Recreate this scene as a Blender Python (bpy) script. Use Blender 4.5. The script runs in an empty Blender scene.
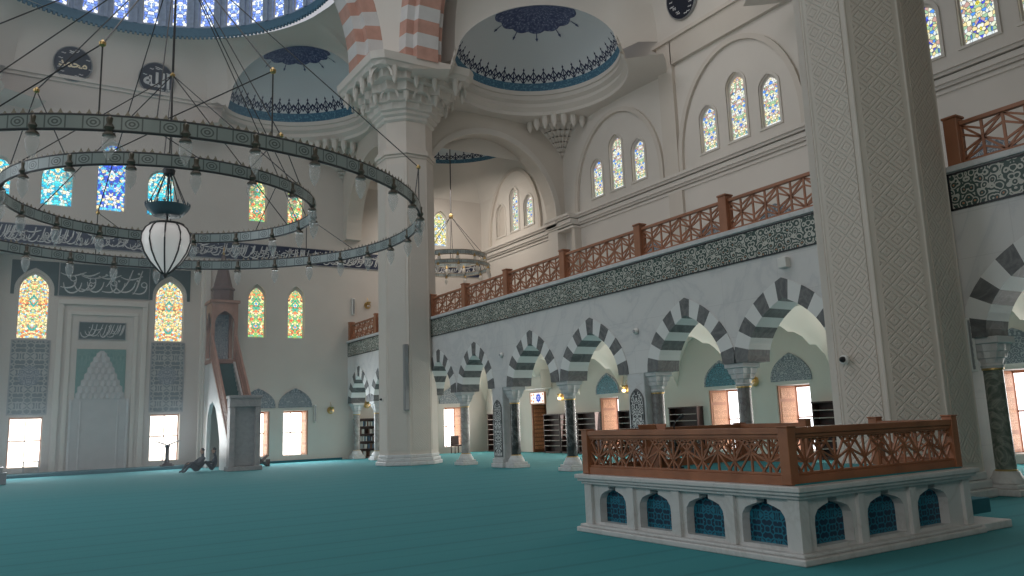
import bpy, bmesh, math, random
from mathutils import Vector, Matrix
from mathutils.geometry import tessellate_polygon

random.seed(7)
S = bpy.context.scene
COL = S.collection
PI = math.pi

# ------------------------------------------------------------ camera
def make_camera():
    yaw, pitch, roll, F = math.radians(32.3617), math.radians(9.552), math.radians(-2.0208), 794.0
    f = Vector((math.sin(yaw)*math.cos(pitch), math.cos(yaw)*math.cos(pitch), math.sin(pitch)))
    r = Vector((math.cos(yaw), -math.sin(yaw), 0))
    u = r.cross(f)
    r2 = r*math.cos(roll) + u*math.sin(roll)
    u2 = -r*math.sin(roll) + u*math.cos(roll)
    cam = bpy.data.cameras.new('camera')
    o = bpy.data.objects.new('camera', cam)
    COL.objects.link(o)
    m = Matrix((r2, u2, -f)).transposed().to_4x4()
    m.translation = Vector((0, 0, 1.6))
    o.matrix_world = m
    cam.sensor_width = 36
    cam.lens = 36*F/1024
    cam.clip_end = 300
    S.camera = o
make_camera()

# ------------------------------------------------------------ world, light, exposure
S.view_settings.view_transform = 'Standard'
S.view_settings.look = 'None'
S.view_settings.gamma = 1
S.view_settings.use_curve_mapping = False
S.view_settings.exposure = 0.25
W = bpy.data.worlds.new('world')
S.world = W
W.use_nodes = True
W.node_tree.nodes['Background'].inputs[0].default_value = (0.92, 0.94, 1.0, 1)
W.node_tree.nodes['Background'].inputs[1].default_value = 0.46

def area(name, loc, target, size, power, color, size_y=None):
    l = bpy.data.lights.new(name, 'AREA')
    l.energy = power
    l.color = color
    l.shape = 'RECTANGLE'
    l.size = size
    l.size_y = size_y or size
    o = bpy.data.objects.new(name, l)
    COL.objects.link(o)
    o.location = loc
    d = Vector(target) - Vector(loc)
    o.rotation_euler = d.to_track_quat('-Z', 'Y').to_euler()
    return o
# daylight falling in through the ring of windows of the great dome (above the frame)
area('dome_daylight', (3, 22, 27), (3, 26, 0), 15, 600, (1.0, 0.98, 0.95))
# daylight through the tall windows of the open left side of the hall
area('left_daylight', (-13, 24, 9), (12, 26, 5), 14, 800, (0.85, 0.92, 1.0), 10)
# warm fill added out of view to brighten the near pillar and platform
area('near_pillar_fill', (-7, -3, 9), (13, 9, 6), 7, 460, (1.0, 0.95, 0.88), 5)
# fill added for the aisle under the gallery, also where there is no window
for y in (38.0, 34.6, 31.5, 28.8, 25.3, 21.85, 18.58, 15.0, 11.1, 7.2):
    area('window_wall_fill', (23.15, y, 1.75), (15, y, 2.9), 1.3, 62, (1.0, 0.95, 0.88), 2.1)
# fill added along the qibla wall and its windows, brightening the far floor
for x in (-6.0, -2.5, 0.66, 6.34, 11.2, 13.2):
    area('window_wall_fill', (x, 39.4, 1.9), (x-0.5, 30, 0.2), 1.5, 85, (0.90, 0.96, 1.0), 2.2)
for x in (18.2, 21.15):
    area('window_wall_fill', (x, 39.85, 1.75), (x, 30, 2.6), 1.3, 55, (1.0, 0.95, 0.88), 2.1)
area('gallery_fill', (19, 36, 13.8), (21, 37, 9), 4, 190, (1.0, 0.90, 0.80), 4.0)  # added fill hanging free in the corner bay
area('gallery_fill', (16.5, 20, 16), (23, 20, 11), 3, 90, (1.0, 0.93, 0.86), 14.0)  # added fill hanging free before the upper outer wall

# ------------------------------------------------------------ tagging
def tag(o, label=None, cat=None, group=None, kind=None):
    if label: o['label'] = label
    if cat: o['category'] = cat
    if group: o['group'] = group
    if kind: o['kind'] = kind
    return o
def empty(name, loc=(0, 0, 0), rz=0, label=None, cat=None, group=None):
    o = bpy.data.objects.new(name, None)
    o.empty_display_size = 0.2
    COL.objects.link(o)
    o.location = loc
    o.rotation_euler = (0, 0, rz)
    return tag(o, label, cat, group)
def children(o):
    return list(o.children)
def copy_tree(o, parent=None):
    c = o.copy()
    COL.objects.link(c)
    if parent is not None:
        c.parent = parent
    for ch in children(o):
        copy_tree(ch, c)
    return c

# ------------------------------------------------------------ mesh builder
class MB:
    def __init__(self):
        self.v, self.f, self.uv, self.mi, self.m = [], [], [], [], 0
    def face(self, pts, uv=None, m=None):
        b = len(self.v)
        self.v += [tuple(p) for p in pts]
        self.f.append(tuple(range(b, b+len(pts))))
        self.uv.append(uv)
        self.mi.append(self.m if m is None else m)
    def box(self, x0, y0, z0, x1, y1, z1, M=None):
        P = [Vector(p) for p in ((x0,y0,z0),(x1,y0,z0),(x1,y1,z0),(x0,y1,z0),(x0,y0,z1),(x1,y0,z1),(x1,y1,z1),(x0,y1,z1))]
        if M is not None: P = [M @ p for p in P]
        b = len(self.v)
        self.v += [tuple(p) for p in P]
        for q in ((3,2,1,0),(4,5,6,7),(0,1,5,4),(1,2,6,5),(2,3,7,6),(3,0,4,7)):
            self.f.append(tuple(b+i for i in q)); self.uv.append(None); self.mi.append(self.m)
    def bar(self, a, b, w, d, n=(0, 0, 1)):
        a, b = Vector(a), Vector(b)
        t = b-a
        L = t.length
        if L < 1e-6: return
        t /= L
        n = Vector(n)
        s = t.cross(n)
        if s.length < 1e-5: s = t.cross(Vector((1, 0, 0)))
        s.normalize()
        n = s.cross(t)
        M = Matrix((s, t, n)).transposed().to_4x4()
        M.translation = a
        self.box(-w/2, 0, -d/2, w/2, L, d/2, M)
    def tube(self, pts, r, n=8, cap=True):
        pts = [Vector(p) for p in pts]
        rs = r if isinstance(r, (list, tuple)) else [r]*len(pts)
        rings = []
        for i, p in enumerate(pts):
            t = (pts[min(i+1, len(pts)-1)] - pts[max(i-1, 0)]).normalized()
            a = t.cross(Vector((0, 0, 1)))
            if a.length < 1e-3: a = Vector((1, 0, 0))
            a.normalize()
            c = t.cross(a)
            b = len(self.v)
            for k in range(n):
                q = p + (a*math.cos(2*PI*k/n) + c*math.sin(2*PI*k/n))*rs[i]
                self.v.append(tuple(q))
            rings.append(b)
        for i in range(len(rings)-1):
            for k in range(n):
                k2 = (k+1) % n
                self.f.append((rings[i]+k, rings[i]+k2, rings[i+1]+k2, rings[i+1]+k)); self.uv.append(None); self.mi.append(self.m)
        if cap:
            self.f.append(tuple(rings[0]+k for k in range(n))[::-1]); self.uv.append(None); self.mi.append(self.m)
            self.f.append(tuple(rings[-1]+k for k in range(n))); self.uv.append(None); self.mi.append(self.m)
    def lathe(self, prof, n=16, c=(0, 0, 0), a0=0.0, mats=None, star=None):
        """prof: list of (r, z)"""
        rings = []
        for j, (r, z) in enumerate(prof):
            b = len(self.v)
            for k in range(n):
                a = a0 + 2*PI*k/n
                rr = r*(1 + (star if (star and k % 2) else 0))
                self.v.append((c[0]+rr*math.cos(a), c[1]+rr*math.sin(a), c[2]+z))
            rings.append(b)
        for i in range(len(rings)-1):
            for k in range(n):
                k2 = (k+1) % n
                self.f.append((rings[i]+k, rings[i]+k2, rings[i+1]+k2, rings[i+1]+k)); self.uv.append(None)
                self.mi.append(mats[i] if mats else self.m)
        self.f.append(tuple(rings[0]+k for k in range(n))[::-1]); self.uv.append(None); self.mi.append(self.m)
        self.f.append(tuple(rings[-1]+k for k in range(n))); self.uv.append(None); self.mi.append(self.m)
    def prism(self, pts, fr, d0, d1):
        """polygon in a frame (u,v) extruded from depth d0 to d1 (depth counts into the wall)"""
        n = len(pts)
        A = [fr(u, v, d0) for u, v in pts]
        B = [fr(u, v, d1) for u, v in pts]
        self.face(A, [(u, v) for u, v in pts]); self.face(B[::-1], [(u, v) for u, v in pts][::-1])
        for i in range(n):
            j = (i+1) % n
            self.face((A[i], A[j], B[j], B[i]))
    def plate(self, outer, holes, fr, d0, d1, back=False):
        loops = [outer]+holes
        flat = [p for l in loops for p in l]
        tris = tessellate_polygon([[Vector((u, v, 0)) for u, v in l] for l in loops])
        for t in tris:
            P = [flat[i] for i in t]
            self.face([fr(u, v, d0) for u, v in P], P)
            if back: self.face([fr(u, v, d1) for u, v in P][::-1], P[::-1])
        for l in loops:
            for i in range(len(l)):
                a, b = l[i], l[(i+1) % len(l)]
                self.face((fr(*a, d0), fr(*b, d0), fr(*b, d1), fr(*a, d1)))
    def grid(self, P, UV=None, closed=False):
        """P[i][j] points -> quads with smooth uv"""
        for i in range(len(P)-1):
            for j in range(len(P[0])-1):
                self.face((P[i][j], P[i][j+1], P[i+1][j+1], P[i+1][j]),
                          None if UV is None else (UV[i][j], UV[i][j+1], UV[i+1][j+1], UV[i+1][j]))
    def build(self, name, mat, parent=None, smooth=False, weld=True, bevel=0, loc=None, kind=None, recalc=True):
        me = bpy.data.meshes.new(name)
        me.from_pydata(self.v, [], self.f)
        mats = mat if isinstance(mat, (list, tuple)) else [mat]
        for m in mats: me.materials.append(m)
        ul = me.uv_layers.new(name='UVMap')
        V = [Vector(p) for p in self.v]
        for p, uv, mi in zip(me.polygons, self.uv, self.mi):
            p.material_index = mi
            p.use_smooth = smooth
            if uv is None:
                n = p.normal
                ax = max(range(3), key=lambda i: abs(n[i]))
                for li in p.loop_indices:
                    q = V[me.loops[li].vertex_index]
                    ul.data[li].uv = (q.y, q.z) if ax == 0 else ((q.x, q.z) if ax == 1 else (q.x, q.y))
            else:
                for li, t in zip(p.loop_indices, uv): ul.data[li].uv = t
        bm = bmesh.new(); bm.from_mesh(me)
        if weld: bmesh.ops.remove_doubles(bm, verts=bm.verts, dist=0.0004)
        if recalc: bmesh.ops.recalc_face_normals(bm, faces=bm.faces)
        bm.to_mesh(me); bm.free()
        o = bpy.data.objects.new(name, me)
        COL.objects.link(o)
        if parent is not None: o.parent = parent
        if loc is not None: o.location = loc
        if kind: o['kind'] = kind
        if bevel:
            b = o.modifiers.new('bevel', 'BEVEL'); b.width = bevel; b.segments = 2; b.limit_method = 'ANGLE'; b.angle_limit = math.radians(40)
        if smooth and not bevel:
            try:
                me.set_sharp_from_angle(angle=math.radians(38))
            except Exception: pass
        return o

def frame(o, U, V, D):
    o, U, V, D = Vector(o), Vector(U), Vector(V), Vector(D)
    return lambda u, v, d=0.0: o + U*u + V*v + D*d
QW = frame((0, 40, 0), (1, 0, 0), (0, 0, 1), (0, 1, 0))          # qibla wall, u = X
MW = frame((0, 41.3, 0), (1, 0, 0), (0, 0, 1), (0, 1, 0))        # mihrab recess wall
OW = frame((23.3, 0, 0), (0, 1, 0), (0, 0, 1), (1, 0, 0))        # outer wall, u = Y
AW = frame((14.95, 0, 0), (0, 1, 0), (0, 0, 1), (1, 0, 0))       # arcade wall, u = Y
TW = frame((0, 31.5, 0), (1, 0, 0), (0, 0, 1), (0, 1, 0))        # transverse wall, u = X

def pointed(uc, vs, a, h, n=10):
    """points of a pointed arch from right spring over the apex to left spring"""
    R = (a*a+h*h)/(2*a) if h > a*1.3 else None
    out = []
    if R is None:                       # full-shouldered arch drawn up to a point
        k = 0.80 if h > a else 0.76
        for i in range(n+1):
            t = i/n*PI/2
            out.append((uc+a*math.cos(t), vs+h*(k*math.sin(t)+(1-k)*(i/n)**2.6)))
    else:
        cx = a-R
        t1 = math.asin(min(1, h/R))
        for i in range(n+1):
            t = t1*i/n
            out.append((uc+cx+R*math.cos(t), vs+R*math.sin(t)))
    left = [(2*uc-u, v) for u, v in out[:-1]][::-1]
    return out+left
def rounded(uc, vs, r, n=12, h=None):
    h = h or r
    return [(uc+r*math.cos(PI*i/n), vs+h*math.sin(PI*i/n)) for i in range(n+1)]
def opening(uc, v0, vs, a, h, n=8, kind='p'):
    arc = pointed(uc, vs, a, h, n) if kind == 'p' else rounded(uc, vs, a, 2*n, h)
    return [(uc-a, v0), (uc+a, v0)]+arc
def rect(u0, v0, u1, v1):
    return [(u0, v0), (u1, v0), (u1, v1), (u0, v1)]

# ------------------------------------------------------------ materials
class NT:
    def __init__(self, name):
        self.mat = bpy.data.materials.new(name)
        self.mat.use_nodes = True
        self.t = self.mat.node_tree
        self.b = self.t.nodes['Principled BSDF']
        self.out = self.t.nodes['Material Output']
    def n(self, typ, **kw):
        x = self.t.nodes.new(typ)
        for k, v in kw.items():
            setattr(x, k, v)
        return x
    def link(self, a, b): self.t.links.new(a, b)
    def uv(self): return self.n('ShaderNodeTexCoord').outputs['UV']
    def ob(self): return self.n('ShaderNodeTexCoord').outputs['Object']
    def sep(self, v):
        s = self.n('ShaderNodeSeparateXYZ'); self.link(v, s.inputs[0]); return s.outputs
    def m(self, op, a, b=None, c=None):
        x = self.n('ShaderNodeMath', operation=op)
        for i, q in enumerate((a, b, c)):
            if q is None: continue
            if isinstance(q, (int, float)): x.inputs[i].default_value = q
            else: self.link(q, x.inputs[i])
        return x.outputs[0]
    def comb(self, x, y, z=0.0):
        c = self.n('ShaderNodeCombineXYZ')
        for i, q in enumerate((x, y, z)):
            if isinstance(q, (int, float)): c.inputs[i].default_value = q
            else: self.link(q, c.inputs[i])
        return c.outputs[0]
    def noise(self, v, scale, detail=3, rough=0.5, dist=0.0):
        x = self.n('ShaderNodeTexNoise')
        x.inputs['Scale'].default_value = scale; x.inputs['Detail'].default_value = detail
        x.inputs['Roughness'].default_value = rough; x.inputs['Distortion'].default_value = dist
        self.link(v, x.inputs['Vector']); return x.outputs
    def vor(self, v, scale, feature='F1', rnd=1.0):
        x = self.n('ShaderNodeTexVoronoi', feature=feature)
        x.inputs['Scale'].default_value = scale
        x.inputs['Randomness'].default_value = rnd
        self.link(v, x.inputs['Vector']); return x.outputs
    def ramp(self, f, stops, const=False):
        x = self.n('ShaderNodeValToRGB')
        if const: x.color_ramp.interpolation = 'CONSTANT'
        e = x.color_ramp.elements
        while len(e) < len(stops): e.new(0.5)
        for i, (p, c) in enumerate(stops):
            e[i].position = p
            e[i].color = (c[0], c[1], c[2], 1)
        self.link(f, x.inputs[0]); return x.outputs[0]
    def mix(self, f, a, b):
        x = self.n('ShaderNodeMix', data_type='RGBA')
        for i, q in ((0, f), (6, a), (7, b)):
            if isinstance(q, (int, float)): x.inputs[i].default_value = q
            elif isinstance(q, tuple): x.inputs[i].default_value = (*q, 1)
            else: self.link(q, x.inputs[i])
        return x.outputs[2]
    def base(self, c):
        if isinstance(c, tuple): self.b.inputs['Base Color'].default_value = (*c, 1)
        else: self.link(c, self.b.inputs['Base Color'])
    def rough(self, r): self.b.inputs['Roughness'].default_value = r
    def bump(self, h, strength=0.3, dist=0.02):
        x = self.n('ShaderNodeBump')
        x.inputs['Strength'].default_value = strength; x.inputs['Distance'].default_value = dist
        self.link(h, x.inputs['Height']); self.link(x.outputs[0], self.b.inputs['Normal'])

def mk_plain(name, c, rough=0.6, metal=0.0, var=0.06, scale=3.0, bump=0.0):
    t = NT(name)
    nz = t.noise(t.ob(), scale, 4)
    lo = tuple(x*(1-var) for x in c); hi = tuple(min(1, x*(1+var)) for x in c)
    t.base(t.ramp(nz[0], [(0.3, lo), (0.7, hi)]))
    t.rough(rough); t.b.inputs['Metallic'].default_value = metal
    if bump:
        t.bump(t.noise(t.ob(), scale*12, 2)[0], bump, 0.01)
    return t.mat
def mk_marble(name, c, vein, scale=1.2, rough=0.35, block=None, amt=0.5):
    t = NT(name)
    ob = t.ob()
    nz = t.noise(ob, scale, 8, 0.6, 1.6)
    f = t.m('ABSOLUTE', t.m('SUBTRACT', nz[0], 0.5))
    v = t.ramp(f, [(0.0, vein), (0.035, tuple(a*amt+b*(1-amt) for a, b in zip(vein, c))), (0.12, c)])
    nz2 = t.noise(ob, scale*0.35, 3)
    v = t.mix(t.m('MULTIPLY', nz2[0], 0.25), v, tuple(x*0.82 for x in c))
    if block:
        s = t.sep(t.uv())
        bu = t.m('LESS_THAN', t.m('FRACT', t.m('DIVIDE', s[1], block)), 0.018)
        bu2 = t.m('LESS_THAN', t.m('FRACT', t.m('DIVIDE', s[0], block*2)), 0.009)
        v = t.mix(t.m('MULTIPLY', t.m('MAXIMUM', bu, bu2), 0.25), v, tuple(x*0.6 for x in c))
    t.base(v); t.rough(rough)
    return t.mat
def mk_relief(name, c, p=0.30, strength=0.4):
    """carved diamond relief on smooth stone, uv in metres"""
    t = NT(name)
    s = t.sep(t.uv())
    fu = t.m('ABSOLUTE', t.m('SUBTRACT', t.m('FRACT', t.m('DIVIDE', s[0], p)), 0.5))
    fv = t.m('ABSOLUTE', t.m('SUBTRACT', t.m('FRACT', t.m('DIVIDE', s[1], p)), 0.5))
    d = t.m('ADD', fu, fv)
    w = t.m('SINE', t.m('MULTIPLY', d, 4*PI*1.0))
    h = t.m('GREATER_THAN', w, 0.1)
    ridge = t.m('SMOOTH_MIN', t.m('MULTIPLY', t.m('ABSOLUTE', w), 1.6), 1.0, 0.3)
    t.base(t.mix(t.noise(t.ob(), 2, 3)[0], tuple(x*0.95 for x in c), c))
    t.rough(0.75)
    t.bump(ridge, strength, 0.03)
    return t.mat
def mk_emit(name, c, s):
    t = NT(name)
    e = t.n('ShaderNodeEmission')
    e.inputs[0].default_value = (*c, 1); e.inputs[1].default_value = s
    t.link(e.outputs[0], t.out.inputs[0])
    return t.mat
def mk_stained(name, pal, med, strength=1.5, scale=9.0, lead=(0.03, 0.03, 0.04), medp=1.15, bg=(1, 1, 1)):
    """uv: u centred on the window axis (metres), v height above the sill"""
    t = NT(name)
    s = t.sep(t.uv())
    au = t.m('ABSOLUTE', s[0])
    nz = t.noise(t.comb(au, s[1]), 3.5, 2)
    pu = t.m('ADD', au, t.m('MULTIPLY', t.m('SUBTRACT', nz[0], 0.5), 0.18))
    vec = t.comb(pu, s[1])
    vo = t.vor(vec, scale)
    ed = t.vor(vec, scale, 'DISTANCE_TO_EDGE')
    hsv = t.n('ShaderNodeSeparateColor')
    t.link(vo['Color'], hsv.inputs[0])
    k = len(pal)
    col = t.ramp(hsv.outputs[0], [(i/k, c) for i, c in enumerate(pal)], True)
    # medallions up the axis
    fv = t.m('SUBTRACT', t.m('FRACT', t.m('DIVIDE', s[1], medp)), 0.5)
    dd = t.m('ADD', t.m('MULTIPLY', au, 3.4), t.m('MULTIPLY', t.m('ABSOLUTE', fv), 2.6*medp))
    wob = t.m('ADD', dd, t.m('MULTIPLY', t.m('SUBTRACT', nz[0], 0.5), 0.5))
    ring = t.m('LESS_THAN', t.m('ABSOLUTE', t.m('SUBTRACT', wob, 0.62)), 0.17)
    inner = t.m('LESS_THAN', wob, 0.24)
    col = t.mix(t.m('MULTIPLY', ring, t.m('GREATER_THAN', hsv.outputs[1], 0.3)), col, med[0])
    col = t.mix(inner, col, med[1])
    le = t.m('LESS_THAN', ed['Distance'], 0.07)
    col = t.mix(t.m('MULTIPLY', le, 0.75), col, lead)
    e = t.n('ShaderNodeEmission')
    t.link(col, e.inputs[0]); e.inputs[1].default_value = strength*1.2
    t.link(e.outputs[0], t.out.inputs[0])
    return t.mat
def mk_arabesque(name, bg, scroll, a1, a2, p=1.0, scale=9.0, rough=0.4, vh=0.7, dens=0.30):
    """tile scrollwork mirrored about each period; uv metres"""
    t = NT(name)
    s = t.sep(t.uv())
    fu = t.m('ABSOLUTE', t.m('SUBTRACT', t.m('FRACT', t.m('DIVIDE', s[0], p)), 0.5))
    pu = t.m('MULTIPLY', fu, p)
    nz = t.noise(t.comb(pu, s[1]), 4.0, 2)
    vec = t.comb(t.m('ADD', pu, t.m('MULTIPLY', nz[0], 0.10)), t.m('ADD', s[1], t.m('MULTIPLY', nz[0], 0.08)))
    vo = t.vor(vec, scale, 'F1')
    rg = t.m('SINE', t.m('MULTIPLY', vo['Distance'], 17.0))
    lines = t.m('GREATER_THAN', rg, dens)
    se = t.n('ShaderNodeSeparateColor'); t.link(vo['Color'], se.inputs[0])
    c = t.mix(lines, bg, scroll)
    dot = t.m('LESS_THAN', vo['Distance'], 0.16)
    c = t.mix(t.m('MULTIPLY', dot, t.m('GREATER_THAN', se.outputs[0], 0.55)), c, a1)
    c = t.mix(t.m('MULTIPLY', dot, t.m('LESS_THAN', se.outputs[0], 0.3)), c, a2)
    t.base(c); t.rough(rough)
    return t.mat
def mk_geo(name, bg, line, scale=3.0, med=None, bump=0.25):
    """geometric interlace, mirrored both ways"""
    t = NT(name)
    s = t.sep(t.uv())
    p = 0.73
    fu = t.m('ABSOLUTE', t.m('SUBTRACT', t.m('FRACT', t.m('DIVIDE', s[0], p)), 0.5))
    fv = t.m('ABSOLUTE', t.m('SUBTRACT', t.m('FRACT', t.m('DIVIDE', s[1], p)), 0.5))
    vec = t.comb(fu, fv)
    ed = t.vor(vec, scale, 'DISTANCE_TO_EDGE')
    l = t.m('LESS_THAN', ed['Distance'], 0.10)
    t.base(t.mix(l, bg, line)); t.rough(0.5)
    if bump: t.bump(l, bump, 0.01)
    return t.mat

M = {}
M['plaster'] = mk_plain('warm_plaster', (0.60, 0.55, 0.49), 0.85, var=0.03, scale=0.6)
M['plaster_pale'] = mk_plain('pale_plaster', (0.65, 0.61, 0.56), 0.85, var=0.03, scale=0.5)
M['plaster_qibla'] = mk_plain('qibla_stone', (0.60, 0.555, 0.51), 0.8, var=0.03, scale=0.7)
M['cream'] = mk_plain('cream_aisle_plaster', (0.78, 0.72, 0.64), 0.85, var=0.02, scale=0.5)
M['marble'] = mk_marble('grey_veined_marble', (0.70, 0.685, 0.675), (0.60, 0.595, 0.60), 0.35, 0.5, block=0.86, amt=0.3)
M['marble_white'] = mk_marble('white_marble', (0.64, 0.64, 0.645), (0.55, 0.545, 0.54), 0.9, 0.45, amt=0.3)
M['marble_dark'] = mk_marble('dark_green_marble', (0.028, 0.034, 0.034), (0.16, 0.17, 0.17), 1.6, 0.15, amt=0.2)
M['marble_brown'] = mk_marble('brown_veined_marble', (0.26, 0.25, 0.245), (0.15, 0.13, 0.13), 1.6, 0.25, amt=0.4)
M['marble_green'] = mk_marble('olive_green_marble', (0.10, 0.13, 0.11), (0.28, 0.30, 0.26), 2.2, 0.2)
M['marble_grey'] = mk_marble('light_grey_marble', (0.42, 0.405, 0.39), (0.25, 0.23, 0.22), 1.6, 0.25, amt=0.4)
M['vous_dark'] = mk_marble('charcoal_voussoir_stone', (0.105, 0.108, 0.112), (0.2, 0.2, 0.2), 1.5, 0.5)
M['vous_white'] = mk_plain('white_voussoir_stone', (0.74, 0.74, 0.73), 0.5, var=0.03)
M['pillar'] = mk_plain('pillar_stone', (0.65, 0.585, 0.525), 0.75, var=0.04, scale=1.2)
M['relief'] = mk_relief('carved_pillar_relief', (0.66, 0.585, 0.52), 0.42, 0.6)
M['relief_soft'] = mk_relief('low_carved_pillar_relief', (0.65, 0.595, 0.54), 0.42, 0.25)
M['terracotta'] = mk_plain('terracotta_voussoir', (0.52, 0.30, 0.24), 0.8, var=0.12, scale=2.0)
M['arch_white'] = mk_plain('pale_voussoir', (0.62, 0.61, 0.60), 0.8, var=0.05, scale=2.0)
M['wood'] = mk_plain('reddish_wood', (0.37, 0.155, 0.085), 0.42, var=0.16, scale=2.0)
M['wood_dark'] = mk_plain('dark_wood', (0.060, 0.030, 0.026), 0.5, var=0.2, scale=3.0)
M['wood_plat'] = mk_plain('walnut_brown_wood', (0.32, 0.125, 0.06), 0.4, var=0.2, scale=3.0)
M['wood_minbar'] = mk_plain('minbar_rose_wood', (0.36, 0.20, 0.15), 0.6, var=0.15, scale=3.0)
M['black'] = mk_plain('black', (0.02, 0.02, 0.025), 0.4)
M['cable'] = mk_plain('cable_dark', (0.05, 0.05, 0.055), 0.5)
M['gold'] = mk_plain('brass', (0.55, 0.38, 0.16), 0.3, metal=0.85)
M['steel'] = mk_plain('grey_metal', (0.35, 0.36, 0.37), 0.4, metal=0.5)
M['white_plastic'] = mk_plain('white_plastic', (0.75, 0.74, 0.71), 0.5)
M['grey_panel'] = mk_plain('grey_speaker_cloth', (0.30, 0.30, 0.30), 0.7)
M['navy'] = mk_plain('navy_tile', (0.018, 0.028, 0.065), 0.35)
M['green_tile'] = mk_plain('dark_green_tile', (0.045, 0.085, 0.085), 0.35)
M['script_white'] = mk_plain('white_script', (0.62, 0.63, 0.63), 0.5)
M['script_gold'] = mk_plain('gold_script', (0.85, 0.74, 0.52), 0.45)
M['frieze'] = mk_arabesque('green_scroll_tiles', (0.04, 0.075, 0.065), (0.52, 0.51, 0.46), (0.45, 0.20, 0.10), (0.42, 0.30, 0.25), 1.65, 7.5, dens=0.3)
M['tymp_teal'] = mk_arabesque('teal_tile', (0.015, 0.10, 0.14), (0.08, 0.28, 0.36), (0.25, 0.4, 0.42), (0.03, 0.10, 0.25), 1.5, 8.0)
M['tymp_grey'] = mk_arabesque('grey_blue_tile', (0.14, 0.17, 0.20), (0.36, 0.38, 0.40), (0.4, 0.42, 0.44), (0.16, 0.2, 0.26), 1.5, 8.0)
M['panel_scroll'] = mk_arabesque('black_white_scroll', (0.035, 0.04, 0.045), (0.60, 0.60, 0.59), (0.6, 0.6, 0.6), (0.3, 0.3, 0.3), 0.55, 8.0, dens=0.0)
M['geo_panel'] = mk_geo('interlace_tile', (0.13, 0.165, 0.17), (0.38, 0.385, 0.37), 3.4)
M['mihrab_tile'] = mk_arabesque('mihrab_green_tile', (0.10, 0.24, 0.22), (0.22, 0.36, 0.33), (0.25, 0.38, 0.34), (0.12, 0.25, 0.26), 0.8, 8.0)
M['carved_wood'] = mk_arabesque('carved_orange_wood', (0.56, 0.25, 0.12), (0.80, 0.42, 0.23), (0.8, 0.42, 0.23), (0.5, 0.2, 0.1), 0.5, 9.0)
M['frame_wood'] = mk_plain('orange_frame_wood', (0.50, 0.22, 0.12), 0.5, var=0.1)
M['minbar_cloth'] = mk_plain('green_carpet_steps', (0.035, 0.12, 0.11), 0.9)
M['teal_paint'] = mk_plain('blue_rim_paint', (0.075, 0.175, 0.255), 0.6, var=0.08, scale=6)
M['day_glass'] = mk_emit('daylight_glass', (1.0, 0.96, 0.88), 3.2)
M['day_glass_cool'] = mk_emit('daylight_glass_bright', (0.95, 0.97, 1.0), 2.6)
M['bulb'] = mk_emit('warm_bulb', (1.0, 0.72, 0.38), 5.0)
M['sign_glass'] = mk_emit('backlit_sign', (0.95, 0.86, 0.78), 1.1)
M['sign_blue'] = mk_emit('backlit_blue', (0.08, 0.14, 0.62), 1.0)
M['sign_red'] = mk_emit('backlit_orange', (0.9, 0.3, 0.12), 0.9)
WARM = [(1.0, 0.80, 0.30), (1.0, 0.92, 0.55), (0.95, 0.45, 0.12), (1.0, 0.85, 0.4), (0.35, 0.6, 0.25), (1.0, 0.95, 0.75), (0.85, 0.20, 0.08), (0.95, 0.8, 0.35), (0.3, 0.6, 0.85)]
M['st_warm'] = mk_stained('stained_glass_warm', WARM, ((0.03, 0.45, 0.42), (0.75, 0.9, 0.95)), 1.1, 14.0)
M['st_red'] = mk_stained('stained_glass_red_green', [(0.95, 0.85, 0.35), (0.9, 0.25, 0.1), (0.3, 0.65, 0.2), (1.0, 0.92, 0.6), (0.95, 0.5, 0.2), (0.2, 0.55, 0.35)], ((0.05, 0.5, 0.3), (0.2, 0.5, 0.9)), 1.0, 11.0)
M['st_blue'] = mk_stained('stained_glass_blue', [(0.05, 0.12, 0.75), (0.8, 0.85, 1.0), (0.1, 0.5, 0.95), (0.05, 0.1, 0.6), (0.9, 0.8, 0.45), (0.15, 0.7, 0.9)], ((0.85, 0.85, 0.9), (0.9, 0.8, 0.4)), 1.1, 9.0)
M['st_turq'] = mk_stained('stained_glass_turquoise', [(0.05, 0.65, 0.85), (0.75, 0.9, 0.9), (0.1, 0.75, 0.85), (0.9, 0.85, 0.6), (0.03, 0.4, 0.7), (0.6, 0.9, 0.8)], ((0.03, 0.5, 0.75), (0.85, 0.8, 0.3)), 1.1, 9.0)
PASTEL = [(0.75, 0.80, 0.62), (0.85, 0.70, 0.35), (0.35, 0.55, 0.35), (0.80, 0.82, 0.78), (0.10, 0.30, 0.80), (0.9, 0.85, 0.6), (0.55, 0.35, 0.30), (0.7, 0.78, 0.8)]
M['st_pastel'] = mk_stained('stained_glass_pastel', PASTEL, ((0.80, 0.78, 0.72), (0.12, 0.3, 0.9)), 0.9, 11.0)
M['st_flower'] = mk_stained('stained_glass_flower', PASTEL, ((0.08, 0.10, 0.70), (0.9, 0.8, 0.1)), 0.85, 9.0, medp=0.8)
M['st_gold'] = mk_stained('stained_glass_gold', [(0.95, 0.85, 0.45), (0.9, 0.7, 0.2), (0.8, 0.85, 0.75), (0.5, 0.65, 0.3), (0.85, 0.85, 0.8), (0.35, 0.5, 0.7)], ((0.9, 0.75, 0.25), (0.3, 0.5, 0.8)), 0.95, 10.0)
M['st_dome'] = mk_stained('stained_glass_dome', [(0.75, 0.85, 1.0), (0.15, 0.25, 0.7), (0.85, 0.92, 1.0), (0.25, 0.4, 0.85), (0.9, 0.95, 1.0)], ((0.15, 0.25, 0.75), (0.9, 0.95, 1.0)), 1.1, 7.0)

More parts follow.
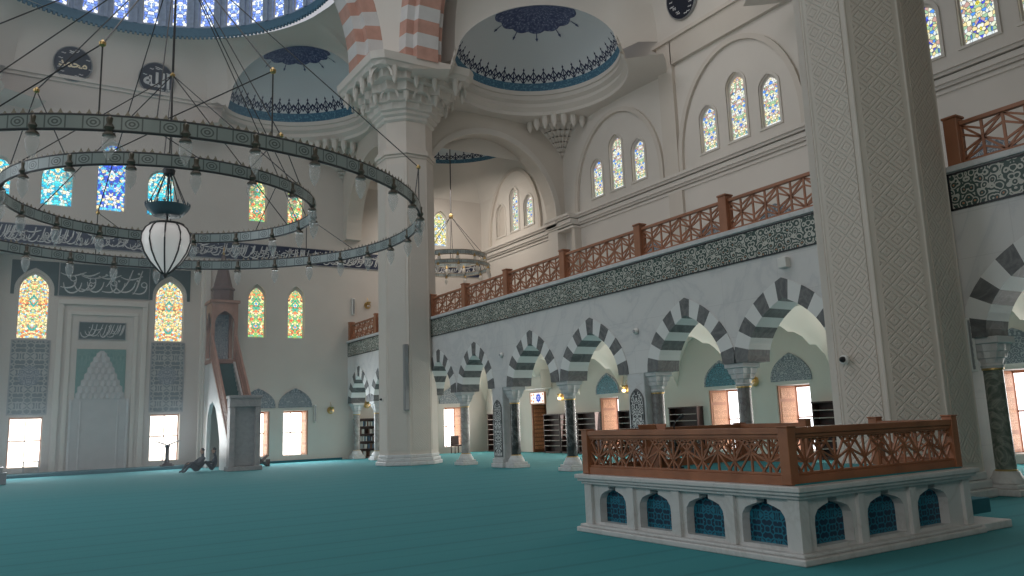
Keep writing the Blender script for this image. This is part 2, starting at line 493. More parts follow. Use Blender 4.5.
M['minbar_stone'] = mk_marble('minbar_grey_stone', (0.36, 0.35, 0.35), (0.26, 0.26, 0.27), 1.0, 0.5)
M['cloth_curtain'] = mk_plain('grey_brocade_curtain', (0.30, 0.31, 0.32), 0.9, var=0.1, scale=8)
M['wood_spire'] = mk_plain('dark_spire_wood', (0.15, 0.10, 0.09), 0.6, var=0.1)
M['seat_grey'] = mk_plain('grey_seat_wood', (0.20, 0.22, 0.24), 0.6)
M['dish'] = mk_plain('blue_grey_dish', (0.12, 0.16, 0.20), 0.4)
M['mihrab_stone'] = mk_plain('pale_mihrab_marble', (0.50, 0.50, 0.50), 0.6, var=0.05)
def mk_carpet():
    t = NT('teal_carpet')
    s = t.sep(t.ob())
    y = s[1]
    fr = t.m('FRACT', t.m('DIVIDE', y, 1.25))
    band = t.ramp(fr, [(0.0, (0.025, 0.205, 0.235)), (0.06, (0.034, 0.270, 0.300)), (0.5, (0.038, 0.285, 0.318)), (0.56, (0.030, 0.245, 0.275)), (0.62, (0.038, 0.285, 0.315)), (0.94, (0.034, 0.270, 0.300)), (1.0, (0.025, 0.205, 0.235))])
    nz = t.noise(t.ob(), 40, 3)
    nz2 = t.noise(t.ob(), 0.5, 3)
    c = t.mix(t.m('MULTIPLY', nz[0], 0.30), band, (0.028, 0.13, 0.17))
    c = t.mix(t.m('MULTIPLY', nz2[0], 0.25), c, (0.045, 0.27, 0.30))
    t.base(c); t.rough(0.95)
    t.bump(nz[0], 0.3, 0.01)
    return t.mat
M['carpet'] = mk_carpet()
def mk_niche():
    t = NT('teal_grille')
    s = t.sep(t.uv())
    p = 0.30
    fu = t.m('ABSOLUTE', t.m('SUBTRACT', t.m('FRACT', t.m('DIVIDE', s[0], p)), 0.5))
    fv = t.m('ABSOLUTE', t.m('SUBTRACT', t.m('FRACT', t.m('DIVIDE', s[1], p)), 0.5))
    ed = t.vor(t.comb(fu, fv), 4.5, 'DISTANCE_TO_EDGE')
    l = t.m('LESS_THAN', ed['Distance'], 0.11)
    t.base(t.mix(l, (0.003, 0.03, 0.07), (0.008, 0.17, 0.26))); t.rough(0.45)
    t.bump(l, 0.6, 0.02)
    return t.mat
M['niche'] = mk_niche()
def mk_exedra():
    """uv: u = arc length, v = height over the rim (m); star drawn from apex distance in v>=10"""
    t = NT('exedra_paint')
    s = t.sep(t.uv())
    u, v = s[0], s[1]
    fu = t.m('ABSOLUTE', t.m('SUBTRACT', t.m('FRACT', t.m('DIVIDE', u, 0.52)), 0.5))      # 0 centre .. .5
    base = (0.60, 0.64, 0.66)
    teal = (0.06, 0.155, 0.24); dark = (0.02, 0.03, 0.075)
    # crest: spikes up to v = 1.25, lace between .55 and .95
    spike = t.m('MULTIPLY', t.m('LESS_THAN', fu, t.m('MULTIPLY', t.m('SUBTRACT', 1.42, v), 0.10)), t.m('LESS_THAN', v, 1.38))
    bud = t.m('LESS_THAN', t.m('ADD', t.m('MULTIPLY', fu, 2.2), t.m('ABSOLUTE', t.m('MULTIPLY', t.m('SUBTRACT', v, 1.22), 2.2))), 0.24)
    l1 = t.m('LESS_THAN', t.m('ABSOLUTE', t.m('SUBTRACT', t.m('ADD', fu, 0.42), v)), 0.05)
    l2 = t.m('LESS_THAN', t.m('ABSOLUTE', t.m('SUBTRACT', t.m('SUBTRACT', 1.12, fu), v)), 0.06)
    l3 = t.m('LESS_THAN', t.m('ABSOLUTE', t.m('SUBTRACT', t.m('ADD', t.m('MULTIPLY', fu, 0.6), 0.66), v)), 0.05)
    lace = t.m('MULTIPLY', t.m('MAXIMUM', t.m('MAXIMUM', l1, l2), l3), t.m('LESS_THAN', v, 1.15))
    ink = t.m('MAXIMUM', t.m('MAXIMUM', spike, bud), lace)
    c = t.mix(ink, base, dark)
    low = t.m('LESS_THAN', v, 0.48)
    nz = t.noise(t.uv(), 9, 2)
    tc = t.mix(t.m('GREATER_THAN', nz[0], 0.56), teal, (0.12, 0.26, 0.34))
    c = t.mix(low, c, tc)
    t.base(c); t.rough(0.8)
    return t.mat
M['exedra'] = mk_exedra()
def mk_star():
    t = NT('exedra_star_paint')
    nz = t.vor(t.uv(), 14)
    c = t.ramp(nz['Distance'], [(0.0, (0.40, 0.42, 0.50)), (0.3, (0.13, 0.16, 0.27)), (0.7, (0.06, 0.08, 0.17))])
    t.base(c); t.rough(0.8)
    return t.mat
M['star'] = mk_star()
def mk_glass(name, c, alpha=0.35):
    t = NT(name)
    t.base(c); t.rough(0.12)
    t.b.inputs['Alpha'].default_value = alpha
    return t.mat
M['lamp_glass'] = mk_glass('clear_lamp_glass', (0.80, 0.80, 0.80), 0.30)
M['globe_glass'] = mk_glass('frosted_globe_glass', (0.92, 0.88, 0.86), 0.96)
M['globe_glass'].node_tree.nodes['Principled BSDF'].inputs['Emission Color'].default_value = (1.0, 0.94, 0.92, 1)
M['globe_glass'].node_tree.nodes['Principled BSDF'].inputs['Emission Strength'].default_value = 0.16  # slight glow added to lift the unlit globe's dark underside
def mk_ringband():
    t = NT('chandelier_band_glass')
    s = t.sep(t.uv())
    # u in panel units, v 0..1
    fu = t.m('SUBTRACT', t.m('FRACT', s[0]), 0.5)
    fv = t.m('SUBTRACT', s[1], 0.5)
    r = t.m('SQRT', t.m('ADD', t.m('MULTIPLY', fu, fu), t.m('MULTIPLY', t.m('MULTIPLY', fv, fv), 0.30)))
    ring = t.m('LESS_THAN', t.m('ABSOLUTE', t.m('SUBTRACT', r, 0.17)), 0.022)
    ring2 = t.m('LESS_THAN', t.m('ABSOLUTE', t.m('SUBTRACT', r, 0.07)), 0.025)
    sq = t.m('LESS_THAN', t.m('ABSOLUTE', t.m('SUBTRACT', t.m('ABSOLUTE', fu), 0.27)), 0.02)
    edge = t.m('GREATER_THAN', t.m('ABSOLUTE', fv), 0.42)
    ink = t.m('MAXIMUM', t.m('MAXIMUM', ring, ring2), t.m('MAXIMUM', sq, edge))
    t.base(t.mix(t.m('MULTIPLY', ink, 0.8), (0.36, 0.41, 0.41), (0.09, 0.11, 0.11))); t.rough(0.35)
    return t.mat
M['ringband'] = mk_ringband()
M['crest'] = mk_plain('brass_crest', (0.36, 0.32, 0.26), 0.5, metal=0.3)
M['skin'] = mk_plain('skin', (0.45, 0.28, 0.20), 0.6)
M['cloth_dark'] = mk_plain('dark_clothing', (0.035, 0.05, 0.065), 0.9)
M['cloth_grey'] = mk_plain('grey_clothing', (0.06, 0.07, 0.085), 0.9)
M['hair'] = mk_plain('dark_hair', (0.015, 0.012, 0.012), 0.8)
M['qstep'] = mk_plain('blue_step_carpet', (0.03, 0.15, 0.19), 0.95)

# ------------------------------------------------------------ lettering strokes
def ribbon(mb, pts, w, fr, d, thick=0.03):
    """a flat pen stroke: pts in (u, v); w(t) width"""
    n = len(pts)
    L, Rr = [], []
    for i, (u, v) in enumerate(pts):
        a = pts[max(i-1, 0)]; b = pts[min(i+1, n-1)]
        t = Vector((b[0]-a[0], b[1]-a[1]))
        if t.length < 1e-6: t = Vector((1, 0))
        t.normalize()
        nn = Vector((-t.y, t.x))*w(i/(n-1))*0.5
        L.append((u+nn.x, v+nn.y)); Rr.append((u-nn.x, v-nn.y))
    for i in range(n-1):
        mb.face((fr(*L[i], d), fr(*L[i+1], d), fr(*Rr[i+1], d), fr(*Rr[i], d)))
        mb.face((fr(*L[i], d), fr(*L[i+1], d), fr(*L[i+1], d+thick), fr(*L[i], d+thick)))
        mb.face((fr(*Rr[i], d), fr(*Rr[i+1], d), fr(*Rr[i+1], d+thick), fr(*Rr[i], d+thick)))
def bez(p0, p1, p2, p3, n=9):
    out = []
    for i in range(n+1):
        t = i/n; s = 1-t
        out.append(tuple(s**3*p0[k]+3*s*s*t*p1[k]+3*s*t*t*p2[k]+t**3*p3[k] for k in (0, 1)))
    return out
def script_line(mb, u0, u1, v0, v1, fr, d, rng, w=0.05, hs=0.45):
    """flowing thuluth-like strokes, layered over the height of a band"""
    H = v1-v0
    wid = lambda t: w*(0.45+0.75*math.sin(PI*min(1, t*0.9+0.08)))
    u = u1-0.05
    while u > u0+0.45*H:
        k = rng.random()
        if k < 0.36:      # upright with a foot
            s = rng.uniform(0.02, 0.10)*H
            b = v0+rng.uniform(0.12, 0.35)*H
            ribbon(mb, bez((u+s, v0+0.93*H), (u, v0+0.7*H), (u-0.02*H, b+0.2*H), (u-0.18*H, b), 6), wid, fr, d)
            u -= rng.uniform(0.16, 0.3)*H*hs
        elif k < 0.62:    # bowl
            wd = min(rng.uniform(0.38, 0.62)*H, u-u0)
            b = v0+rng.uniform(0.08, 0.22)*H
            ribbon(mb, bez((u, b+0.32*H), (u-0.05*H, b-0.12*H), (u-wd*0.95, b-0.14*H), (u-wd, b+0.30*H), 9), wid, fr, d)
            u -= wd*0.62*hs
        elif k < 0.80:    # loop and tail
            cx, cy, r = u-0.10*H, v0+rng.uniform(0.38, 0.6)*H, 0.085*H
            ribbon(mb, [(cx+r*math.cos(a), cy+r*math.sin(a)) for a in [i*2*PI/8 for i in range(9)]], lambda t: w*0.8, fr, d)
            ribbon(mb, bez((cx+r, cy), (cx+r, cy-0.3*H), (cx-0.1*H, cy-0.35*H), (cx-0.34*H, cy-0.28*H), 7), wid, fr, d)
            u -= rng.uniform(0.25, 0.4)*H*hs
        else:             # long sweep
            wd = min(rng.uniform(0.5, 0.9)*H, u-u0)
            b = v0+rng.uniform(0.55, 0.75)*H
            ribbon(mb, bez((u, b+0.12*H), (u-0.3*wd, b+0.02*H), (u-0.6*wd, b-0.1*H), (u-wd, b+0.06*H), 8), wid, fr, d)
            u -= wd*0.35*hs
        if rng.random() < 0.6:
            q, r = (u+rng.uniform(0, 0.3)*H, v0+rng.uniform(0.15, 0.9)*H), 0.045*H
            mb.face([fr(q[0]+a*r, q[1]+b*r, d) for a, b in ((1, 0), (0, 1), (-1, 0), (0, -1))])

# ============================================================ SETTING
WINN = [0]
def window(fr, uc, v0, vs, a, h, d, mat, kind='p', mull=None, name=None):
    """glass pane with its bars, set d behind the wall face; numbered window_n"""
    WINN[0] += 1
    root = empty('window_%d' % WINN[0], fr(uc, v0, 0)); root['kind'] = 'structure'
    loc = Vector(fr(uc, v0, 0))
    g = lambda u, v, dd=0.0: Vector(fr(u+uc, v+v0, dd+d))-loc
    mb = MB()
    arc = pointed(0, vs-v0, a, h, 8) if kind == 'p' else (rounded(0, vs-v0, a, 14, h) if kind == 'r' else [(a, vs-v0), (-a, vs-v0)])
    pts = [(-a, 0), (a, 0)]+arc
    tr = tessellate_polygon([[Vector((u, v, 0)) for u, v in pts]])
    for t in tr:
        P = [pts[i] for i in t]
        mb.face([g(u, v) for u, v in P], P)
    mb.build('glass', mat, root)
    mb = MB()
    fw = 0.05
    def inset(p, s):
        return (p[0]*s, p[1]*(1-(1-s)*0.6)+0.02)
    ring = [inset(p, 1-fw/a) for p in pts]
    for i in range(len(pts)):
        j = (i+1) % len(pts)
        mb.face((g(*pts[i], -0.04), g(*pts[j], -0.04), g(*ring[j], -0.04), g(*ring[i], -0.04)))
        mb.face((g(*ring[i], -0.04), g(*ring[j], -0.04), g(*ring[j], 0.01), g(*ring[i], 0.01)))
    if mull:
        for z in mull[1]:
            a0, b0 = g(-a, z-v0, -0.03), g(a, z-v0, -0.03)
            mb.bar(a0, b0, 0.05, 0.05)
        for u in mull[0]:
            mb.bar(g(u, 0, -0.03), g(u, vs-v0, -0.03), 0.035, 0.05, n=g(0, 0, 1)-g(0, 0, 0))
    mb.build('frame', M['frame_wood'] if mull else M['plaster_pale'], root)
    return root

# floor
mb = MB(); mb.face(((-22, -8, 0), (26, -8, 0), (26, 44, 0), (-22, 44, 0)))
fl = mb.build('floor', M['carpet'], kind='structure')

# the side of the hall behind the camera: rear wall, left wall and the ceiling over the entrance bay
mb = MB(); mb.box(-14.4, -8.2, 0, 24, -8, 21); mb.build('wall_rear', M['plaster'], kind='structure')
mb = MB(); mb.box(-14.4, -8, 0, -14.2, 40, 21); mb.build('wall_left', M['plaster'], kind='structure')
mb = MB(); mb.box(-14.4, -8.2, 21, 24.5, 10.5, 21.3); mb.build('ceiling_entrance', M['plaster'], kind='structure')
# ---- qibla wall, right of the recess (Y = 40) and over it
low_w = [(10.35, 1.15), (12.23, 1.25), (21.15, 1.15)]      # ground windows: centre, width
mid_w = [(10.22, 0.88), (12.2, 0.86)]
up_w = [(10.17, 0.90), (12.12, 0.86), (20.6, 0.95)]
ap_w = [(1.25, 1.3, 13.25, 0.72), (3.45, 1.25, 14.25, 1.0), (5.6, 1.25, 13.45, 0.72), (-0.95, 0.9, 13.3, 0.6)]
holes = []
for c, w in low_w: holes.append(rect(c-w/2, 0.33, c+w/2, 2.53))
for c, w in mid_w: holes.append(opening(c, 6.18, 8.2, w/2, 0.66))
for c, w in up_w[:2]: holes.append(opening(c, 12.1, 13.75, w/2, 0.70))
c, w = up_w[2]; holes.append(opening(c, 11.75, 13.2, w/2, 0.65))
mb = MB()
mb.plate([(7.85, 0), (23.3, 0), (23.3, 21), (7.85, 21)], holes, QW, 0, 1.0)
mb.build('wall_qibla_right', M['plaster_qibla'], kind='structure', smooth=False)
holes = [opening(c, 11.9, vs, w/2, h, kind='r') for c, w, vs, h in ap_w]
mb = MB()
mb.plate([(-14, 9.78), (7.85, 9.78), (7.85, 21), (-14, 21)], holes, QW, 0, 1.35)
mb.build('wall_qibla_upper', M['plaster_qibla'], kind='structure')
mb = MB()
mb.plate([(-14, 0), (-1.35, 0), (-1.35, 9.78), (-14, 9.78)], [], QW, 0, 1.3)
mb.build('wall_qibla_left', M['plaster_qibla'], kind='structure')
# recess wall with the two lower and two upper windows
mz = [(0.66, 1.28), (6.34, 1.30)]
mu = [(0.66, 1.24), (6.35, 1.32)]
holes = [rect(c-w/2, 0.36, c+w/2, 2.54) for c, w in mz]+[opening(c, 6.02, 8.25, w/2, 0.82) for c, w in mu]
mb = MB()
mb.plate([(-1.35, 0), (7.85, 0), (7.85, 9.8), (-1.35, 9.8)], holes, MW, 0, 0.9)
mb.build('wall_mihrab_recess', M['plaster_qibla'], kind='structure')
# moulded jamb of the recess
mb = MB()
mb.box(7.72, 39.90, 0.0, 7.98, 40.14, 9.78); mb.box(7.60, 40.14, 0.0, 7.84, 40.3, 9.78)
mb.build('trim_1', M['plaster_pale'], kind='structure', bevel=0.03)
mb = MB()
mb.box(-1.48, 39.90, 0.0, -1.22, 40.14, 9.78)
mb.build('trim_2', M['plaster_pale'], kind='structure', bevel=0.03)
# raised frame bands round the mihrab
mb = MB()
for u0, u1, v0, v1, d in ((1.62, 1.86, 0, 7.62, 0.12), (5.14, 5.38, 0, 7.62, 0.12), (1.62, 5.38, 7.62, 7.86, 0.13), (2.02, 2.2, 0, 7.15, 0.07), (4.80, 4.98, 0, 7.15, 0.07), (2.02, 4.98, 7.15, 7.32, 0.08)):
    P = [MW(u0, v0, -d), MW(u1, v1, 0.02)]
    mb.box(min(P[0].x, P[1].x), min(P[0].y, P[1].y), v0, max(P[0].x, P[1].x), max(P[0].y, P[1].y), v1)
mb.build('trim_3', M['plaster_pale'], kind='structure', bevel=0.02)

for i, (c, w) in enumerate(low_w): window(QW, c, 0.33, 2.53, w/2, 0, 0.95, M['day_glass'], 'q', ([0.0], [1.45]))
for c, w in mid_w: window(QW, c, 6.18, 8.2, w/2, 0.66, 0.2, M['st_red'])
for c, w in up_w[:2]: window(QW, c, 12.1, 13.75, w/2, 0.70, 0.2, M['st_red'])
c, w = up_w[2]; window(QW, c, 11.75, 13.2, w/2, 0.65, 0.2, M['st_gold'])
for i, (c, w, vs, h) in enumerate(ap_w): window(QW, c, 11.9, vs, w/2, h, 0.2, M['st_blue'] if i == 1 else M['st_turq'], 'r')
for c, w in mz: window(MW, c, 0.36, 2.54, w/2, 0, 0.35, M['day_glass'], 'q', ([0.0], [1.5]))
for c, w in mu: window(MW, c, 6.02, 8.25, w/2, 0.82, 0.15, M['st_warm'])

# low step along the qibla wall
mb = MB(); mb.box(-14, 39.55, 0, 7.7, 41.3, 0.13)
mb.build('floor_step', M['qstep'], kind='structure', bevel=0.02)
mb = MB(); mb.box(9.2, 39.82, 0, 14.6, 40.0, 0.10)
mb.build('baseboard_qibla', M['qstep'], kind='structure')

# ---- outer wall (X = 23.3)
ow = [(28.82, 1.36), (21.85, 1.5), (18.58, 1.42), (11.1, 1.36), (25.2, 0.0), (7.2, 1.4)]
ow = [q for q in ow if q[1] > 0]
upA = [(28.78, .88, 13.45, .5), (27.32, .92, 14.15, .55), (25.78, .88, 13.5, .5)]
upB = [(21.52, .88, 13.5, .5), (19.98, .92, 14.25, .55), (18.42, .88, 13.6, .5)]
upC = [(37.7, .95, 13.45, .5), (36.24, .88, 14.05, .5), (34.80, .88, 13.3, .5)]
upD = [(12.45, .9, 13.5, .5), (10.88, 1.05, 14.2, .55), (9.3, .9, 13.5, .5)]
holes = [rect(c-w/2, 0.25, c+w/2, 2.55) for c, w in ow]+[rect(33.88, 0.0, 35.30, 3.08)]
for g in (upA, upB, upC, upD):
    for c, w, vs, h in g: holes.append(opening(c, 12.08, vs, w/2, h))
mb = MB()
mb.plate([(-8, 0), (40, 0), (40, 21), (-8, 21)], holes, OW, 0, 1.15)
mb.build('wall_outer', M['plaster_pale'], kind='structure')
for c, w in ow: window(OW, c, 0.25, 2.55, w/2, 0, 1.05, M['day_glass_cool'], 'q', ([0.0], [1.4]))
for g in (upA, upB, upC, upD):
    for i, (c, w, vs, h) in enumerate(g):
        mt = M['st_flower'] if g is upD else M['st_pastel']
        if g is upC and i == 0: mt = M['plaster']
        window(OW, c, 12.08, vs, w/2, h, 0.16, mt)
# entrance door leaves in their opening
root = empty('door_1', (24.2, 34.59, 0)); root['kind'] = 'structure'
mb = MB()
for s in (-1, 1):
    mb.box(-0.05, min(0.02*s, 0.68*s), 0.02, 0.05, max(0.02*s, 0.68*s), 2.45)
    for z0, z1 in ((0.15, 0.8), (0.95, 1.6), (1.75, 2.35)):
        mb.box(-0.08, min(0.10*s, 0.58*s), z0, -0.04, max(0.10*s, 0.58*s), z1)
mb.build('door_leaf', M['wood'], root, bevel=0.01)
mb = MB()
mb.box(-0.9, 0.62, 0, 0.1, 0.70, 3.06); mb.box(-0.12, -0.70, 0, 0.1, -0.64, 3.06); mb.box(-0.9, -0.7, 2.44, 0.1, 0.7, 2.50)
mb.build('door_frame', M['wood'], root)
mb = MB()
for i in range(11):
    z = 0.15+i*0.21
    mb.box(-0.8, 0.56, z, -0.15, 0.62, z+0.15)
mb.build('carved_lining', M['carved_wood'], root)

# cornice of the upper outer wall
mb = MB()
for z0, z1, d in ((10.86, 10.96, .06), (11.02, 11.12, .12), (11.12, 11.30, .20), (11.34, 11.44, .28), (11.44, 11.56, .36)):
    mb.box(23.3-d, -2, z0, 23.32, 30.2, z1)
    mb.box(23.3-d, 32.3, z0, 23.32, 40, z1)
    mb.box(22.85-d, 30.2, z0, 23.32, 32.3, z1)
mb.build('trim_4', M['plaster_pale'], kind='structure')
# piers and panel frames of the upper wall
mb = MB()
mb.box(23.12, 23.15, 11.5, 23.31, 24.0, 17.45); mb.box(23.12, 15.9, 11.5, 23.31, 16.85, 17.45)
mb.box(23.12, 16.8, 16.42, 23.31, 23.2, 17.45); mb.box(23.0, 12, 17.45, 23.31, 24.2, 17.62)
mb.box(23.2, 14.0, 6, 23.31, 15.9, 10.9)
mb.box(22.9, 30.25, 6, 23.32, 30.5, 10.9)
mb.box(23.16, 23.1, 5.0, 23.31, 23.9, 10.85)
mb.build('trim_5', M['plaster'], kind='structure')
# round-headed blind arches framing each triple window
def arch_band(mb, fr, uc, vs, r0, r1, d, h0=None, h1=None, base=None, n=28):
    A = rounded(uc, vs, r0, n, h0); B = rounded(uc, vs, r1, n, h1)
    if base is not None:
        A = [(uc+r0, base)]+A+[(uc-r0, base)]; B = [(uc+r1, base)]+B+[(uc-r1, base)]
    for i in range(len(A)-1):
        mb.face((fr(*A[i], -d), fr(*A[i+1], -d), fr(*B[i+1], -d), fr(*B[i], -d)))
        mb.face((fr(*A[i], -d), fr(*A[i+1], -d), fr(*A[i+1], 0.01), fr(*A[i], 0.01)))
        mb.face((fr(*B[i], -d), fr(*B[i+1], -d), fr(*B[i+1], 0.01), fr(*B[i], 0.01)))
tn = 6
for c, r, top in ((27.3, 2.95, 3.85), (20.0, 2.95, 4.15), (36.25, 2.5, 3.6), (10.9, 2.9, 4.1)):
    mb = MB()
    arch_band(mb, OW, c, 12.0, r, r+0.22, 0.14, top-0.15, top+0.05, base=11.56)
    mb.build('trim_%d' % tn, M['plaster'], kind='structure'); tn += 1
# hood frames of the individual windows
mb = MB()
for g in (upA, upB, upC, upD):
    for c, w, vs, h in g:
        A = opening(c, 12.08, vs, w/2+0.0, h); B = opening(c, 12.0, vs, w/2+0.1, h+0.1)
        for i in range(len(A)):
            j = (i+1) % len(A)
            mb.face((OW(*A[i], -0.05), OW(*A[j], -0.05), OW(*B[j], -0.05), OW(*B[i], -0.05)))
            mb.face((OW(*B[i], -0.05), OW(*B[j], -0.05), OW(*B[j], 0.01), OW(*B[i], 0.01)))
mb.build('trim_%d' % tn, M['plaster_pale'], kind='structure'); tn += 1

# ---- transverse wall with the round arch to the corner bay (Y = 31.5)
mb = MB()
outer = [(15.0, 11.5), (15.25, 11.5)]+rounded(19.0, 11.65, 3.75, 30)[::-1]+[(22.75, 11.5), (23.3, 11.5), (23.3, 21), (15.0, 21)]
mb.plate(outer, [], TW, 0, 0.85, back=True)
mb.build('wall_transverse', M['plaster'], kind='structure')
mb = MB()
mb.box(22.78, 31.5, 5.9, 23.3, 32.3, 11.6); mb.box(22.55, 31.3, 11.28, 23.3, 32.45, 11.55); mb.box(22.65, 31.4, 11.15, 23.3, 32.4, 11.28)
mb.build('trim_%d' % tn, M['plaster_pale'], kind='structure'); tn += 1
mb = MB()
arch_band(mb, TW, 19.0, 11.65, 3.72, 4.0, 0.06)
mb.build('trim_%d' % tn, M['plaster_pale'], kind='structure'); tn += 1
# arch between far pillar and qibla wall (X = 14.9), over the gallery
XW = frame((14.7, 0, 0), (0, 1, 0), (0, 0, 1), (1, 0, 0))
outer = [(31.5, 11.5), (32.1, 11.5)]+rounded(35.8, 11.65, 3.7, 30)[::-1]+[(39.5, 11.5), (40.0, 11.5), (40.0, 21), (31.5, 21)]
mb = MB(); mb.plate(outer, [], XW, 0, 0.85, back=True)
mb.build('wall_corner_bay', M['plaster'], kind='structure')
# shallow dome of the corner bay with a dark painted rim
mb = MB()
P, UV = [], []
for i in range(9):
    t = i/8*PI/2
    row, ru = [], []
    for j in range(41):
        a = 2*PI*j/40
        r = 3.9*math.cos(t)+0.001
        row.append((19.2+r*math.cos(a), 36.0+r*math.sin(a), 16.6+1.8*math.sin(t)))
        ru.append((3.9*a, 3.9*t))
    P.append(row); UV.append(ru)
mb.grid(P, UV); mb.build('ceiling', M['exedra'], kind='structure', smooth=True, recalc=False)
mb = MB()
A = rounded(0, 0, 1, 2)
n = 40
ring = [(19.2+3.9*math.cos(2*PI*j/n), 36.0+3.9*math.sin(2*PI*j/n)) for j in range(n)]
sq = []
for j in range(n):
    a = 2*PI*j/n; s = 1/max(abs(math.cos(a)), abs(math.sin(a)))
    sq.append((min(max(19.4+4.2*math.cos(a)*s, 15.5), 23.3), min(max(36.1+4.2*math.sin(a)*s, 32.3), 40)))
for j in range(n):
    k = (j+1) % n
    mid = lambda q, r, t: tuple(q[i]*(1-t)+r[i]*t for i in (0, 1))
    for t0, t1, z0, z1 in ((0, .5, 16.6, 16.0), (.5, 1, 16.0, 14.6)):
        a, b, c2, d2 = mid(ring[j], sq[j], t0), mid(ring[k], sq[k], t0), mid(ring[k], sq[k], t1), mid(ring[j], sq[j], t1)
        mb.face(((*a, z0), (*b, z0), (*c2, z1), (*d2, z1)))
mb.build('ceiling', M['plaster_pale'], kind='structure', smooth=True)

# ---- gallery floor, arcade wall, aisle vaults
mb = MB(); mb.box(15.0, -6, 5.75, 24, 40, 6.0)
mb.build('floor_gallery', M['marble_white'], kind='structure')

ARCH = [(-2.4, 1.6), (0.95, 1.6), (4.3, 1.6)]
ARCH = [(2.95, 1.65), (6.35, 1.65), (11.95, 1.6), (15.1, 1.6), (19.2, 1.68), (22.55, 1.6), (26.45, 1.43), (29.45, 1.5), (35.3, 1.55), (38.4, 1.5)]
ARCH_LAB = {2.95: 'striped arch outside the right edge', 6.35: 'large striped arch at the right edge of the photo, beyond the near carved pillar',
 11.95: 'striped pointed arch just left of the near carved pillar, half hidden by it', 15.1: 'striped pointed arch second to the left of the near carved pillar',
 19.2: 'striped pointed arch above the left end of the wooden platform rail', 22.55: 'striped pointed arch with the lit sign and white box seen through it',
 26.45: 'narrow striped arch just left of the first carved pier', 29.45: 'striped arch touching the right side of the far pillar',
 35.3: 'striped arch half hidden behind the left side of the far pillar', 38.4: 'striped arch in the corner with the filled bookcase beneath it'}
SPR = 2.82
T = 0.75
for a_i, (yc, a) in enumerate(ARCH):
    ext = pointed(yc, SPR, a, 1.85, 11)
    itr = pointed(yc, SPR, a-0.43, 1.38, 11)
    k = (len(ext)-1)//2
    mb = MB()
    # nearly equal voussoirs along the curve, keystone across the apex
    def resample(P, ts):
        L = [0]
        for i in range(1, len(P)): L.append(L[-1]+math.dist(P[i], P[i-1]))
        out = []
        for t in ts:
            s = t*L[-1]
            for i in range(1, len(P)):
                if s <= L[i]+1e-9:
                    q = (s-L[i-1])/max(1e-9, L[i]-L[i-1])
                    out.append((P[i-1][0]*(1-q)+P[i][0]*q, P[i-1][1]*(1-q)+P[i][1]*q)); break
        return out
    nb = 13
    bounds = [i/nb for i in range(nb+1)]
    for b in range(nb):
        t0, t1 = bounds[b], bounds[b+1]
        ts = [t0, (t0+t1)/2, t1]
        E_, I_ = resample(ext, ts), resample(itr, ts)
        m = b % 2
        poly = [E_[0], E_[1], E_[2], I_[2], I_[1], I_[0]]
        F = [AW(u, v, -0.025) for u, v in poly]; B = [AW(u, v, T) for u, v in poly]
        mb.face(F, [(u, v) for u, v in poly], m); mb.face(B[::-1], [(u, v) for u, v in poly][::-1], m)
        for i in range(6):
            j = (i+1) % 6
            mb.face((F[i], F[j], B[j], B[i]), None, m)
    o = mb.build('striped_arch', [M['vous_dark'], M['vous_white']], weld=False)
    tag(o, ARCH_LAB[yc], 'arch', 'striped arches of the side arcade')

# arcade wall as a plate whose lower edge follows the arches
pts = [(-6, 6.08), (-6, SPR)]
for yc, a in ARCH:
    pts += pointed(yc, SPR, a, 1.85, 11)[::-1]
pts += [(40, SPR), (40, 6.08)]
mb = MB(); mb.plate(pts, [], AW, 0, T, back=True)
mb.build('wall_arcade', M['marble'], kind='structure')
mb = MB()
mb.box(14.97, 8.05, 0, 15.68, 10.3, SPR)
mb.build('wall_arcade_pier', M['marble'], kind='structure')
mb = MB()
for y0, y1 in ((-6, 10.0), (10.0, 30.4), (33.0, 40)):
    pass
mb.box(14.88, -6, 5.98, 15.75, 40, 6.1)
mb.build('trim_%d' % tn, M['marble_white'], kind='structure', bevel=0.02); tn += 1

# vaulted aisle ceiling: pointed groin vault, one bay per arch
mb = MB()
edges = [-6, 1, 4.35, 7.7, 10.3, 13.6, 16.9, 20.9, 24.3, 27.9, 31.0, 33.7, 36.85, 40]
def vz(t, half):   # pointed barrel profile, t in -1..1
    t = abs(t)
    return math.sqrt(max(0, 1-(t*0.86+0.0)**2))*1.0
for b in range(len(edges)-1):
    y0, y1 = edges[b], edges[b+1]
    for xb in ((15.7, 23.3),):
        P = []
        nx, ny = 24, 12
        for i in range(nx+1):
            row = []
            for j in range(ny+1):
                tx, ty = 2*i/nx-1, 2*j/ny-1
                base, H = 2.75, 2.1
                pa = lambda t: (1-abs(t)**2.2)**0.62
                z = base+H*max(pa(tx), pa(ty))
                row.append((xb[0]+(xb[1]-xb[0])*i/nx, y0+(y1-y0)*j/ny, z))
            P.append(row)
        mb.grid(P)
mb.build('ceiling_aisle', M['cream'], kind='structure', smooth=True)

